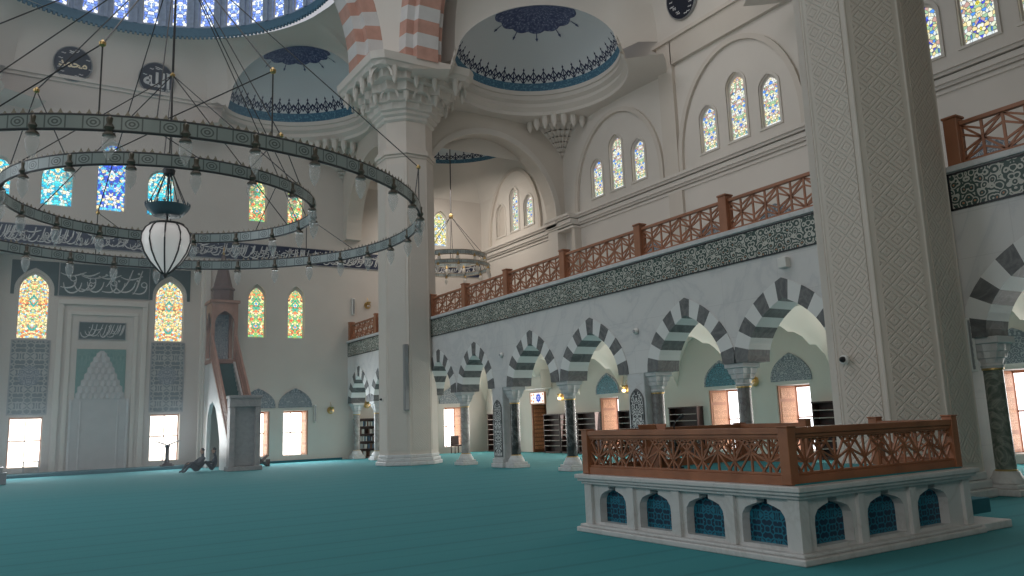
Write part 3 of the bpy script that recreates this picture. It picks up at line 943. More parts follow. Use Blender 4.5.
# ---- pendentive shells, exedrae, half-dome rims
def bay_shell(tf, wall_out, side, segs_right, exC, exR, exH, name, R=8.0, zr=20.5, mirror=True, rim=True, fullrim=False):
    """tf(s, o, z) -> world. segs: boundary points from the arch side to the middle"""
    for sg in ((1, -1) if mirror else (1,)):
        mb = MB()
        E1, E2 = Vector(segs_right[0]), Vector(segs_right[1])       # exedra chord ends (s, o)
        zb = 17.5
        bd = []
        bd = [(side, E1.y*i/3*0.8, zb+0.4) for i in range(3)]+[(side+(E1.x-side)*i/3, E1.y, zb+0.3-0.1*i) for i in range(3)]
        NN = 28
        for i in range(NN+1):
            t = i/NN
            p = E1.lerp(E2, t)
            bd.append((p.x, p.y, zb+exH*math.sqrt(max(0, 1-(2*t-1)**2))))
        for i in range(1, 13):
            bd.append((E2.x*(1-i/12), wall_out if i > 1 else (E2.y+wall_out)/2, zb+0.4))
        P, UV = [], []
        K = 10
        for (s, o_, z) in bd:
            a = math.atan2(max(o_, 0), s)
            rx, ry = R*math.cos(a), R*math.sin(a)
            row = []
            for k in range(K+1):
                t = k/K*PI/2
                q = 1-math.cos(t)
                row.append(tf(sg*(s+(rx-s)*q), o_+(ry-o_)*q, z+(max(zr, 0)-z)*math.sin(t)))
            P.append(row)
        mb.grid(P)
        for tri in ((E1, Vector((side, E1.y*1.3)), Vector((side, E1.y*0.5))),):
            mb.face([tf(sg*q.x, q.y, zb+0.02+0.4*(qi > 0)) for qi, q in enumerate(tri)])
        mb.build('ceiling', M['plaster_pale'], kind='structure', smooth=True)
        # exedra half-dome
        C = (E1+E2)/2; hw = (E2-E1).length/2
        ax = (E2-E1).normalized(); out = Vector((ax.y, -ax.x))
        if out.dot(C) < 0: out = -out
        mb = MB(); P, UV = [], []
        for i in range(15):
            el = i/14*PI/2
            row, ru = [], []
            for j in range(37):
                a = PI*j/36
                h = math.cos(el)*hw
                p = C+ax*(-math.cos(a)*h)+out*(math.sin(a)*h*exC/hw)
                row.append(tf(sg*p.x, p.y, zb+exH*math.sin(el)))
                ru.append((a*hw, el*(hw+exH)/2))
            P.append(row); UV.append(ru)
        mb.grid(P, UV)
        mb.build('ceiling', M['exedra'], kind='structure', smooth=True)
        # painted star near the apex: scalloped disc hugging the shell, with finials
        mb = MB()
        def shell(a, el, off=0.03):
            h = math.cos(el)*(hw-off)
            p = C+ax*(-math.cos(a)*h)+out*(math.sin(a)*h*exC/hw)
            return tf(sg*p.x, p.y, zb+(exH-off)*math.sin(el))
        NA = 72
        def elev(a):
            return PI/2-0.50-0.04*abs(math.sin(a*7))
        for j in range(NA):
            a0, a1 = PI*j/NA, PI*(j+1)/NA
            for q in range(6):
                f0, f1 = q/6, (q+1)/6
                e = lambda a, f: PI/2+(elev(a)-PI/2)*f
                mb.face((shell(a0, e(a0, f0)), shell(a1, e(a1, f0)), shell(a1, e(a1, f1)), shell(a0, e(a0, f1))),
                        ((a0, f0), (a1, f0), (a1, f1), (a0, f1)))
        for j in range(1, 6):
            a = PI*j/6
            e0 = PI/2-0.53
            w = 0.012
            mb.face((shell(a-w, e0), shell(a+w, e0), shell(a+w, e0-0.10), shell(a-w, e0-0.10)), ((0, 0), (.1, 0), (.1, .1), (0, .1)))
            mb.face((shell(a, e0-0.07), shell(a+0.03, e0-0.10), shell(a, e0-0.15), shell(a-0.03, e0-0.10)), ((0, 0), (.1, 0), (.1, .1), (0, .1)))
        mb.build('ceiling_star', M['star'], kind='structure', smooth=True)
        # moulded rings beneath the rim, stepping in towards the corner
        mb = MB()
        prof = [(0.0, 17.5), (0.0, 17.30), (0.08, 17.28), (0.08, 17.08), (0.0, 17.04), (0.18, 16.92), (0.18, 16.74), (0.08, 16.70), (0.28, 16.52), (0.28, 16.36), (1.9, 16.2)]
        for (o0, z0), (o1, z1) in zip(prof[:-1], prof[1:]):
            for j in range(36):
                a0, a1 = PI*(j/36*1.24-0.12), PI*((j+1)/36*1.24-0.12)
                g = lambda a, of, z: tf(sg*(C+ax*(-math.cos(a)*(hw+of))+out*(math.sin(a)*(exC+of))).x, (C+ax*(-math.cos(a)*(hw+of))+out*(math.sin(a)*(exC+of))).y, z)
                mb.face((g(a0, o0, z0), g(a1, o0, z0), g(a1, o1, z1), g(a0, o1, z1)))
        mb.build('trim_%d' % (60+len([o for o in bpy.data.objects if o.name.startswith('trim_')])), M['plaster_pale'], kind='structure', smooth=True)
        # muqarnas corbel hanging in the corner
        cornr = Vector((side if side < 11 else side, wall_out))
        cor = Vector((side, wall_out))
        dirc = (Vector((0, 0))-cor).normalized()
        mb = MB()
        tiers = [(1.5, 16.25), (1.15, 15.95), (0.85, 15.7), (0.62, 15.48), (0.42, 15.25), (0.25, 15.05), (0.08, 14.8)]
        for (r0, z0) in tiers:
            pass
        cu, cv = Vector((-1, 0)), Vector((0, -1))
        for i in range(len(tiers)-1):
            r0, z0 = tiers[i]; r1, z1 = tiers[i+1]
            nseg = 6
            for j in range(nseg):
                a0, a1 = PI/2*j/nseg, PI/2*(j+1)/nseg
                am = (a0+a1)/2
                g = lambda a, r, z: tf(sg*(cor.x-math.cos(a)*r), cor.y-math.sin(a)*r, z)
                # scalloped cell: bulging middle
                mb.face((g(a0, r0, z0), g(am, r0*0.90, z0), g(am, r1*0.88, z1+0.08), g(a0, r1, z1)))
                mb.face((g(am, r0*0.90, z0), g(a1, r0, z0), g(a1, r1, z1), g(am, r1*0.88, z1+0.08)))
                mb.face((g(a0, r0, z0), g(am, r0*0.90, z0), g(a1, r0, z0), tf(sg*cor.x, cor.y, z0)))
        for j in range(7):          # stalactites
            a = PI/2*(j+0.5)/7
            for rr, zz, hh in ((2.1, 16.35, 0.6),):
                c = tf(sg*(cor.x-math.cos(a)*rr), cor.y-math.sin(a)*rr, zz)
                mb.lathe([(0.03, -hh), (0.12, -hh*0.72), (0.16, -hh*0.45), (0.15, 0.0), (0.22, 0.12)], 8, tuple(c))
        mb.build('trim_%d' % (60+len([o for o in bpy.data.objects if o.name.startswith('trim_')])), M['plaster_pale'], kind='structure')
qb = lambda s, o_, z: (3.4+s, 31.0+o_, z)
sb = lambda s, o_, z: (14.25+o_, 20.1+s, z)
bay_shell(qb, 9.0, 11.3, ((10.5, 4.06), (4.97, 8.04)), 2.38, None, 3.1, 'q')
bay_shell(sb, 9.05, 11.4, ((8.97, 1.6), (4.74, 7.53)), 3.9, None, 2.38, 's')

# half-dome over the qibla bay: rim, drum with windows, shell
def half_dome(tf, name, nwin, phase):
    R, zr = 8.0, 20.5
    mb = MB()
    for o0, z0, o1, z1 in ((0, 20.42, -0.12, 20.42), (-0.12, 20.42, -0.12, 20.62), (-0.12, 20.62, 0.06, 20.68), (0.06, 20.68, 0.06, 20.95)):
        for j in range(60):
            a0, a1 = PI*j/60, PI*(j+1)/60
            g = lambda a, of, z: tf((R+of)*math.cos(a), (R+of)*math.sin(a), z)
            mb.face((g(a0, o0, z0), g(a1, o0, z0), g(a1, o1, z1), g(a0, o1, z1)))
    mb.build('trim_%d' % (60+len([o for o in bpy.data.objects if o.name.startswith('trim_')])), M['teal_paint'], kind='structure', smooth=True)
    mb = MB()   # dentils
    for j in range(120):
        a = PI*(j+0.5)/120
        c = Vector(tf((R-0.10)*math.cos(a), (R-0.10)*math.sin(a), 20.36))
        t = Vector(tf((R-0.10)*math.cos(a+.01), (R-0.10)*math.sin(a+.01), 20.36))-c
        ang = math.atan2(t.y, t.x)
        mb.box(-0.05, -0.05, -0.06, 0.05, 0.05, 0.06, Matrix.Translation(c) @ Matrix.Rotation(ang, 4, 'Z'))
    mb.build('trim_%d' % (60+len([o for o in bpy.data.objects if o.name.startswith('trim_')])), M['teal_paint'], kind='structure')
    # drum wall between windows and shell above
    mb = MB(); step = PI/nwin
    Rw = R+0.1
    for j in range(nwin):
        ac = (j+0.5)*step+phase
        if ac > PI: continue
        fr = lambda u, v, d=0.0, ac=ac: Vector(tf((Rw+d)*math.cos(ac+u/Rw), (Rw+d)*math.sin(ac+u/Rw), v))
        w2 = Rw*step/2
        hole = opening(0, 21.05, 23.1, 0.36, 0.42)
        mb.plate(rect(-w2, 20.9, w2, 24.2), [hole], fr, 0, 0.35)
        # pilaster strip
        for off in (-w2+0.02,):
            mb.plate(rect(off-0.09, 20.95, off+0.09, 23.6), [], fr, -0.10, 0)
        window(fr, 0, 21.05, 23.1, 0.36, 0.42, 0.18, M['st_dome'])
    mb.build('wall_drum', M['drum'], kind='structure')
    mb = MB(); P = []
    for i in range(9):
        t = i/8*PI/2
        P.append([tf(Rw*math.cos(t)*math.cos(PI*j/40), Rw*math.cos(t)*math.sin(PI*j/40), 24.2+6.0*math.sin(t)) for j in range(41)])
    mb.grid(P); mb.build('ceiling', M['plaster_pale'], kind='structure', smooth=True)
M['drum'] = mk_plain('blue_grey_painted_drum', (0.34, 0.42, 0.56), 0.8, var=0.15, scale=5)
half_dome(lambda s, o_, z: (3.0+s, 31.0+o_, z), 'q', 20, math.radians(1.7))
mb = MB(); P = []
for i in range(12):
    t = i/11*PI/2
    P.append([sb(8.1*math.cos(t)*math.cos(PI*j/40), 8.1*math.cos(t)*math.sin(PI*j/40), 20.5+8.0*math.sin(t)) for j in range(41)])
mb.grid(P); mb.build('ceiling', M['plaster_pale'], kind='structure', smooth=True)

# moulding at the foot of the qibla pendentives
mb = MB()
for z0, z1, d in ((17.75, 17.9, .10), (17.9, 18.08, .2)):
    mb.box(-14, 40-d, z0, 8.4, 40.02, z1)
mb.build('trim_50', M['plaster_pale'], kind='structure')

# striped great arches springing from the far pillar
def striped_arch(name, tf, span_c, R, z0, n0, lab):
    """tf(along, across, z); arch centre at along=span_c"""
    mb = MB()
    layers = [(0.0, 0.62, 0.62), (0.45, 1.10, 1.0)]      # radial offset in, half width
    nv = 46
    for (r_in, hwid, _), (ro0, ro1) in zip(((0, 0.50, 0), (0.42, 0.85, 0)), ((0.0, 0.4), (0.4, 1.25))):
        for k in range(nv):
            a0, a1 = PI*k/nv, PI*(k+1)/nv
            m = k % 2
            P = []
            for rr in (R+ro0, R+ro1):
                for a in (a0, a1):
                    for w in (-hwid, hwid):
                        P.append(Vector(tf(span_c+rr*math.cos(a), w, z0+rr*math.sin(a))))
            i0, i1, i2, i3, o0, o1, o2, o3 = P      # inner a0(-,+), a1(-,+), outer...
            for q in ((i0, i1, i3, i2), (o0, o1, o3, o2), (i0, i2, o2, o0), (i1, i3, o3, o1)):
                mb.face(q, None, m)
    o = mb.build(name, [M['terracotta'], M['arch_white']], weld=False)
    return tag(o, lab, 'arch', 'great red and white arches')
striped_arch('great_arch', lambda a, w, z: (a, 31.0+w, z), 3.4, 8.45, 16.9, 0, 'red and white striped great arch rising leftwards from the far pillar capital')
striped_arch('great_arch', lambda a, w, z: (14.25+w, a, z), 20.1, 8.45, 16.9, 0, 'red and white striped great arch rising towards the camera from the far pillar capital')
# corner pendentive between the two great arches
mb = MB()
P = []
for i in range(15):
    t = i/14
    a = t*PI/2*0.9
    A_ = (3.4+9.5*math.cos(a), 30.2, 17.0+9.5*math.sin(a))
    B_ = (13.45, 20.1+9.5*math.cos(a), 17.0+9.5*math.sin(a))
    P.append([tuple(A_[k]*(1-s)+B_[k]*s for k in range(3)) for s in [j/8 for j in range(9)]])
mb.grid(P)
mb.build('ceiling', M['plaster_pale'], kind='structure', smooth=True)

# ============================================================ THINGS
# ---- the two great octagonal pillars
def octo(r_flat, z0, z1, mb, cx=0, cy=0, uvf=True):
    s = r_flat*math.tan(PI/8)
    R = r_flat/math.cos(PI/8)
    P = [(cx+R*math.cos(PI/8+k*PI/4), cy+R*math.sin(PI/8+k*PI/4)) for k in range(8)]
    for k in range(8):
        a, b = P[k], P[(k+1) % 8]
        mb.face(((*a, z0), (*b, z0), (*b, z1), (*a, z1)), ((-s, z0), (s, z0), (s, z1), (-s, z1)))
    mb.face([(*p, z1) for p in P], [(p[0], p[1]) for p in P])
    mb.face([(*p, z0) for p in P][::-1], [(p[0], p[1]) for p in P])
def pillar(name, loc, label, carved):
    root = empty(name, loc, 0, label, 'pillar', 'great pillars carrying the dome')
    rf = 1.13
    mb = MB(); octo(rf, 0.42, 13.0, mb)
    mb.build('shaft', M['pillar'], root)
    mb = MB(); octo(rf+0.16, 0, 0.16, mb); octo(rf+0.10, 0.16, 0.30, mb); octo(rf+0.04, 0.30, 0.44, mb)
    mb.build('base', M['marble_white'], root, bevel=0.03)
    s = rf*math.tan(PI/8)
    for k in range(8):          # recessed carved fields with raised borders on every face
        a = k*PI/4
        nrm = Vector((math.cos(a), math.sin(a), 0)); tg = Vector((-math.sin(a), math.cos(a), 0))
        fr = lambda u, v, d=0.0: nrm*(rf-d)+tg*u+Vector((0, 0, v))
        mb = MB()
        mb.plate(rect(-s*0.76, 0.6, s*0.76, 12.7), [], fr, -0.014, 0.02)
        mb.build('carved_field', M['relief'] if carved else M['relief_soft'], root)
    mb = MB()
    for k in range(8):
        a = PI/8+k*PI/4
        R = rf/math.cos(PI/8)
        mb.tube([((R-0.02)*math.cos(a), (R-0.02)*math.sin(a), 0.44), ((R-0.02)*math.cos(a), (R-0.02)*math.sin(a), 13.0)], 0.03, 8)
        for off in (-0.17, 0.17):
            q = (R-0.085)
            a2 = a+off*0.55
            mb.tube([(q*math.cos(a2), q*math.sin(a2), 0.44), (q*math.cos(a2), q*math.sin(a2), 13.0)], 0.022, 6)
    mb.build('edge_moulding', M['pillar'], root, smooth=True)
    mb = MB(); octo(rf+0.05, 13.0, 13.12, mb); octo(rf+0.12, 13.12, 13.3, mb); octo(rf+0.04, 13.3, 13.42, mb)
    mb.build('neck_band', M['pillar'], root, bevel=0.02)
    mb = MB(); octo(rf-0.02, 13.42, 14.75, mb)
    mb.build('neck', M['pillar'], root)
    # muqarnas capital: tiers of scalloped cells growing from an octagon into a cross-shaped slab
    mb = MB()
    def ring(z, r, sq, sc, n=64):
        out = []
        for k in range(n):
            a = 2*PI*k/n
            c, s_ = abs(math.cos(a)), abs(math.sin(a))
            ro = r/max(math.cos(((a+PI/8) % (PI/4))-PI/8), 0.1)
            rs = r/max(c, s_)
            rs = min(rs, r*1.30)
            rr = ro*(1-sq)+rs*sq
            rr *= 1-sc*abs(math.sin(a*8))
            out.append((rr*math.cos(a), rr*math.sin(a), z))
        return out
    T_ = [(14.62, 1.13, 0, 0.0), (14.70, 1.22, 0, 0.0), (14.82, 1.22, 0, .0), (14.90, 1.34, 0.0, 0.0), (15.02, 1.34, 0.05, 0.01), (15.08, 1.46, 0.1, 0.02),
          (15.35, 1.50, 0.15, 0.05), (15.38, 1.68, 0.2, 0.08), (15.70, 1.70, 0.3, 0.10), (15.73, 1.90, 0.4, 0.08), (16.08, 1.92, 0.5, 0.10), (16.11, 2.12, 0.7, 0.06),
          (16.42, 2.14, 0.8, 0.08), (16.45, 2.32, 1.0, 0.03), (16.62, 2.34, 1.0, 0.0), (16.66, 2.42, 1.0, 0.0), (16.98, 2.46, 1.0, 0.0)]
    RR = [ring(*t) for t in T_]
    for i in range(len(RR)-1):
        for k in range(64):
            k2 = (k+1) % 64
            mb.face((RR[i][k], RR[i][k2], RR[i+1][k2], RR[i+1][k]))
    mb.face(RR[-1]); mb.face(RR[0][::-1])
    mb.build('muqarnas_capital', M['plaster_pale'], root)
    mb = MB()
    for rr, zz, hh, nn in ((2.16, 16.35, 0.62, 16), (1.78, 15.75, 0.5, 8)):
        for k in range(nn):
            a = 2*PI*(k+0.5)/nn
            sq = min(1/max(abs(math.cos(a)), abs(math.sin(a))), 1.25)
            sq = 1+(sq-1)*(1.0 if nn == 16 else 0.3)
            mb.lathe([(0.02, -hh), (0.09, -hh*0.75), (0.13, -hh*0.4), (0.12, 0), (0.17, 0.14)], 8, (rr*sq*math.cos(a), rr*sq*math.sin(a), zz))
    for k in range(8):       # arched niches between the stalactites
        a = k*PI/4
        nrm = Vector((math.cos(a), math.sin(a), 0)); tg = Vector((-math.sin(a), math.cos(a), 0))
        for q, (r_, z_, w_) in enumerate(((2.22, 16.0, 0.42), (1.75, 15.42, 0.34))):
            r2 = r_*(1.0 if k % 2 == 0 else (1.22 if q == 0 else 1.05))
            fr = lambda u, v, d=0.0: nrm*(r2-d)+tg*u+Vector((0, 0, v+z_))
            arch_band(mb, fr, 0, 0.0, w_, w_+0.09, 0.05, w_*1.1, w_*1.1+0.1, n=10)
    mb.build('capital_stalactites', M['plaster_pale'], root, smooth=True)
    return root
near = pillar('octagonal_pillar', (14.30, 8.96, 0), 'huge pale octagonal pillar with carved diamond relief, nearest the camera behind the wooden platform', True)
far = pillar('octagonal_pillar', (14.3, 31.05, 0), 'distant pale octagonal pillar with muqarnas capital standing left of the arcade', False)

# speaker columns, cameras and boxes fixed to pillars
def box_thing(name, loc, dims, mat, label, cat, group=None, rz=0, bev=0.02, extra=None):
    root = empty(name, loc, rz, label, cat, group)
    x, y, z = dims
    mb = MB(); mb.box(-x/2, -y/2, 0, x/2, y/2, z); mb.build('housing', mat, root, bevel=bev)
    if extra: extra(root)
    return root
def grille(w, h, mat, y):
    def f(root):
        mb = MB(); n = max(3, int(h/0.12)); mb.box(-w/2, y-0.004, 0.05, w/2, y+0.004, h-0.05)
        for i in range(n): mb.box(-w/2, y-0.012, 0.05+i*(h-0.1)/n, w/2, y+0.0, 0.05+(i+0.55)*(h-0.1)/n)
        mb.build('grille', mat, root)
    return f
box_thing('column_speaker', (13.70, 29.97, 2.2), (0.20, 0.16, 2.7), M['grey_panel'], 'tall thin grey column speaker on the front of the distant octagonal pillar', 'speaker', rz=-PI/4*0+0.0, extra=grille(0.14, 2.7, M['steel'], -0.085))
box_thing('column_speaker', (15.50, 31.36, 8.3), (0.16, 0.14, 2.6), M['grey_panel'], 'grey column speaker high on the right side of the distant pillar', 'speaker', extra=grille(0.1, 2.6, M['steel'], -0.075))
box_thing('column_speaker', (14.93, 7.93, 2.2), (0.20, 0.20, 1.0), M['white_plastic'], 'slim white speaker box high on the right edge of the near carved pillar', 'speaker', rz=-0.4, extra=grille(0.04, 1.0, M['steel'], -0.105))
def dome_camera(loc, d, label, r=0.09, group=None):
    root = empty('security_camera', loc, 0, label, 'camera', group)
    q = Vector(d).to_track_quat('Z', 'Y').to_matrix().to_4x4()
    for nm, prof, mt in (('mount', [(r, 0), (r, 0.05), (r*0.8, 0.07)], M['white_plastic']), ('lens_dome', [(r*0.62, 0.06), (r*0.6, 0.10), (r*0.42, 0.14), (0.01, 0.165)], M['black'])):
        mb = MB(); mb.lathe(prof, 16)
        mb.v = [tuple(q @ Vector(v)) for v in mb.v]
        mb.build(nm, mt, root, smooth=True)
    return root
def on_pillar(c, ang, z, r=1.135): return (c[0]+r*math.cos(ang), c[1]+r*math.sin(ang), z)
dome_camera((13.09, 9.20, 2.52), (-1, 0, 0), 'small round dome camera on the left face of the near carved pillar')
dome_camera((13.17, 31.1, 2.7), (-1, 0, 0), 'tiny camera on the left edge of the distant pillar', 0.08)
for loc, lab in (((14.92, 17.06, 4.0), 'small round sensor on the marble wall between the arches left of the platform'), ((14.92, 24.4, 3.98), 'small round sensor on the marble wall above the first carved pier')):
    root = empty('smoke_sensor', loc, 0, lab, 'sensor')
    mb = MB(); mb.lathe([(0.09, 0), (0.09, 0.03), (0.07, 0.06), (0.03, 0.09)], 16); mb.v = [(-z, y, x) for x, y, z in mb.v]
    mb.build('cover', M['white_plastic'], root, smooth=True)
    mb = MB(); mb.lathe([(0.045, 0.08), (0.045, 0.10), (0.01, 0.11)], 12); mb.v = [(-z, y, x) for x, y, z in mb.v]
    mb.build('sensor_eye', M['steel'], root, smooth=True)
box_thing('junction_box', (14.88, 11.79, 4.86), (0.16, 0.24, 0.24), M['white_plastic'], 'small square white box on the marble wall just left of the near pillar', 'box')

# ---- arcade columns
def muq_cap(root, z0, z1, r0, w, mat):
    mb = MB()
    def ring(z, r, sq, sc, n=32):
        o = []
        for k in range(n):
            a = 2*PI*k/n
            s_ = 1/max(abs(math.cos(a)), abs(math.sin(a)))
            rr = r*(1-sq+sq*s_)*(1-sc*abs(math.sin(a*4)))
            o.append((rr*math.cos(a), rr*math.sin(a), z))
        return o
    H = z1-z0
    T_ = [(0, r0, 0, 0), (0.08, r0*1.12, 0, 0), (0.14, r0*1.0, 0, 0), (0.3, r0*1.15, .2, .12), (0.33, r0*1.32, .3, .1), (0.52, r0*1.36, .5, .14), (0.55, w*0.85, .7, .1), (0.76, w*0.88, .85, .1), (0.8, w, 1, 0), (1.0, w, 1, 0)]
    RR = [ring(z0+t[0]*H, *t[1:]) for t in T_]
    for i in range(len(RR)-1):
        for k in range(32):
            mb.face((RR[i][k], RR[i][(k+1) % 32], RR[i+1][(k+1) % 32], RR[i+1][k]))
    mb.face(RR[-1]); mb.face(RR[0][::-1])
    return mb.build('capital', mat, root)
def column(y, shaft_mat, label, x=15.3):
    root = empty('arcade_column', (x, y, 0), 0, label, 'column', 'columns of the side arcade')
    mb = MB()
    mb.box(-0.34, -0.35, 0, 0.34, 0.35, 0.12); mb.box(-0.29, -0.30, 0.12, 0.29, 0.30, 0.20)
    mb.lathe([(0.30, 0.20), (0.28, 0.28), (0.24, 0.34), (0.215, 0.40), (0.21, 0.42)], 20)
    mb.build('base', M['marble_white'], root, bevel=0.02)
    mb = MB(); mb.lathe([(0.17, 0.40), (0.165, 2.27)], 20); mb.build('shaft', shaft_mat, root, smooth=True)
    mb = MB(); mb.lathe([(0.185, 0.41), (0.185, 0.44), (0.175, 0.45)], 20); mb.lathe([(0.175, 2.22), (0.185, 2.23), (0.185, 2.26)], 20)
    mb.build('brass_ring', M['gold'], root, smooth=True)
    muq_cap(root, 2.26, 2.83, 0.18, 0.30, M['marble_white'])
    return root
column(7.72, M['marble_green'], 'dark green marble column right of the near carved pillar, at the right edge')
column(10.3, M['marble_brown'], 'marble column hidden behind the near carved pillar')
column(13.65, M['marble_brown'], 'mottled brown-grey column above the middle of the platform rail')
column(16.75, M['marble_brown'], 'column joined to the second carved pier, above the left part of the platform rail')
column(20.9, M['marble_dark'], 'slim black marble column just left of the wooden platform')
column(24.25, M['marble_dark'], 'black marble column joined to the first carved pier, left of the shoe racks')
column(27.95, M['marble_grey'], 'slender grey marble column directly right of the distant pillar, before the lit window')
column(30.95, M['marble_grey'], 'grey marble column touching the right side of the distant pillar')
column(33.75, M['marble_brown'], 'marble column hidden behind the distant pillar')
column(36.85, M['marble_grey'], 'grey marble column between the bookcase and the distant pillar')
column(39.62, M['marble_grey'], 'grey marble half column in the corner left of the bookcase')

def carved_pier(y, lab):
    root = empty('carved_pier', (15.3, y, 0), 0, lab, 'pier', 'flat carved piers of the arcade')
    mb = MB(); mb.box(-0.35, -0.36, 0.3, 0.30, 0.36, 2.83); mb.build('body', M['marble_white'], root, bevel=0.03)
    mb = MB(); mb.box(-0.44, -0.38, 0, 0.40, 0.42, 0.16); mb.box(-0.40, -0.34, 0.16, 0.36, 0.38, 0.32)
    mb.build('base', M['marble_white'], root, bevel=0.03)
    fr = lambda u, v, d=0.0: Vector((-0.352+d, u, v))
    mb = MB(); mb.plate(opening(-0.02, 0.42, 2.05, 0.255, 0.30), [], fr, -0.015, 0.01)
    mb.build('scroll_panel', M['panel_scroll'], root)
    mb = MB()
    A = opening(-0.02, 0.42, 2.05, 0.255, 0.30); B = opening(-0.02, 0.38, 2.05, 0.285, 0.35)
    for i in range(len(A)):
        j = (i+1) % len(A)
        mb.face((fr(*A[i], -0.03), fr(*A[j], -0.03), fr(*B[j], -0.03), fr(*B[i], -0.03)))
        mb.face((fr(*B[i], -0.03), fr(*B[j], -0.03), fr(*B[j], 0.0), fr(*B[i], 0.0)))
        mb.face((fr(*A[i], -0.03), fr(*A[j], -0.03), fr(*A[j], 0.0), fr(*A[i], 0.0)))
    mb.build('panel_frame', M['vous_dark'], root)
carved_pier(24.86, 'scroll-panelled marble pier left of the arch with the lit sign')
carved_pier(17.25, 'scroll-panelled marble pier rising behind the left part of the platform rail')

# ---- tile frieze and gallery balustrade
def frieze(y0, y1, label):
    root = empty('tile_frieze', (14.93, y0, 5.24), 0, label, 'tile frieze', 'green scroll friezes under the gallery rail')
    L = y1-y0
    fr = frame((0, 0, 0), (0, 1, 0), (0, 0, 1), (1, 0, 0))
    mb = MB(); mb.plate(rect(0, 0, L, 0.72), [], fr, 0.0, 0.03); mb.build('scroll_field', M['frieze'], root)
    mb = MB()
    for z0, z1 in ((0, 0.035), (0.685, 0.72)): mb.box(-0.012, 0, z0, 0.01, L, z1)
    mb.box(-0.012, 0, 0, 0.01, 0.04, 0.72); mb.box(-0.012, L-0.04, 0, 0.01, L, 0.72)
    mb.build('border_line', M['black'], root)
frieze(-4, 7.9, 'green and cream scroll tile frieze at the right edge, right of the near pillar')
frieze(10.25, 30.2, 'long green and cream scroll tile frieze between the two great pillars')
frieze(32.3, 39.9, 'short distant scroll tile frieze left of the far pillar')

def balustrade(y0, y1, posts, label):
    root = empty('gallery_balustrade', (15.05, y0, 6.1), 0, label, 'balustrade', 'wooden gallery balustrades')
    for p in posts:
        mb = MB(); y = p-y0
        mb.box(-0.13, y-0.13, 0, 0.13, y+0.13, 0.92); mb.box(-0.15, y-0.15, 0.92, 0.15, y+0.15, 0.97)
        mb.build('post', M['wood'], root, bevel=0.015)
    xs = sorted(posts)
    for a, b in zip(xs[:-1], xs[1:]):
        A, B = a-y0+0.13, b-y0-0.13
        mb = MB(); mb.box(-0.055, A, 0.76, 0.055, B, 0.84); mb.build('top_rail', M['wood'], root, bevel=0.01)
        mb = MB(); mb.box(-0.05, A, 0.0, 0.05, B, 0.07); mb.build('bottom_rail', M['wood'], root, bevel=0.01)
        mb = MB()
        n = max(4, round((B-A)/0.36)); dy = (B-A)/n
        H0, H1 = 0.07, 0.76; hh = (H1-H0)/2
        for i in range(n+1):
            y = A+i*dy
            mb.bar((0, y, H0), (0, y, H1), 0.05, 0.03, (1, 0, 0))
        for i in range(n):
            for q in (0, 1):
                z0, z1 = H0+q*hh, H0+(q+1)*hh
                ya, yb = A+i*dy, A+(i+1)*dy
                zm = (z0+z1)/2
                if (i+q) % 2 == 0:
                    mb.bar((0, ya, z0), (0, yb, zm), 0.042, 0.028, (1, 0, 0)); mb.bar((0, ya, z0), (0, yb, z1), 0.042, 0.028, (1, 0, 0))
                    mb.bar((0, ya, zm), (0, yb, z1), 0.042, 0.028, (1, 0, 0))
                else:
                    mb.bar((0, ya, z1), (0, yb, zm), 0.042, 0.028, (1, 0, 0)); mb.bar((0, ya, z1), (0, yb, z0), 0.042, 0.028, (1, 0, 0))
                    mb.bar((0, ya, zm), (0, yb, z0), 0.042, 0.028, (1, 0, 0))
        mb.build('lattice_panel', M['wood'], root, weld=False, recalc=False)
balustrade(1.0, 7.85, (1.0, 4.4, 7.72), 'reddish wooden gallery balustrade at the upper right edge, right of the near pillar')
balustrade(10.2, 30.2, (10.3, 13.54, 16.8, 20.5, 24.04, 27.2, 30.1), 'long reddish wooden gallery balustrade with lattice panels between the two great pillars')
balustrade(32.4, 39.8, (32.5, 36.2, 39.7), 'short distant wooden gallery balustrade left of the far pillar')

# ---- calligraphy bands and panels
rng = random.Random(3)
def script_panel(name, fr, u0, u1, v0, v1, label, mat, smat, w, rows=1, cat='inscription', border=0.05, d=-0.04, group=None):
    o = Vector(fr(u0, v0, 0))
    root = empty(name, o, 0, label, cat, group)
    g = lambda u, v, dd=0.0: Vector(fr(u, v, dd))-o
    mb = MB(); mb.plate(rect(u0, v0, u1, v1), [], g, d, 0.0); mb.build('tile_ground', mat, root)
    mb = MB()
    for q in range(rows):
        a = v0+border+(v1-v0-2*border)*q/rows; b = v0+border+(v1-v0-2*border)*(q+1)/rows
        script_line(mb, u0+border, u1-border, a, b, g, d-0.02, rng, w)
    mb.build('lettering', smat, root, weld=False, recalc=False)
    mb = MB()
    for a, b, c, e in ((u0, v0, u1, v0+0.03), (u0, v1-0.03, u1, v1), (u0, v0, u0+0.03, v1), (u1-0.03, v0, u1, v1)):
        P, Q = g(a, b, d-0.015), g(c, e, d+0.01)
        mb.box(min(P.x, Q.x), min(P.y, Q.y), min(P.z, Q.z), max(P.x, Q.x), max(P.y, Q.y), max(P.z, Q.z))
    mb.build('border', M['steel'], root)
    return root
script_panel('calligraphy_band', QW, -8, 23.2, 10.02, 10.92, 'long navy calligraphy band with white script running along the qibla wall', M['navy'], M['script_white'], 0.045, cat='calligraphy band')
script_panel('wall_inscription', MW, 1.60, 5.42, 7.98, 9.55, 'dark calligraphy panel with large white script above the mihrab', M['green_tile'], M['script_white'], 0.055)
script_panel('wall_inscription', MW, 2.50, 4.47, 6.02, 6.84, 'small framed calligraphy plaque with white script inside the mihrab frame', M['green_tile'], M['script_white'], 0.032)
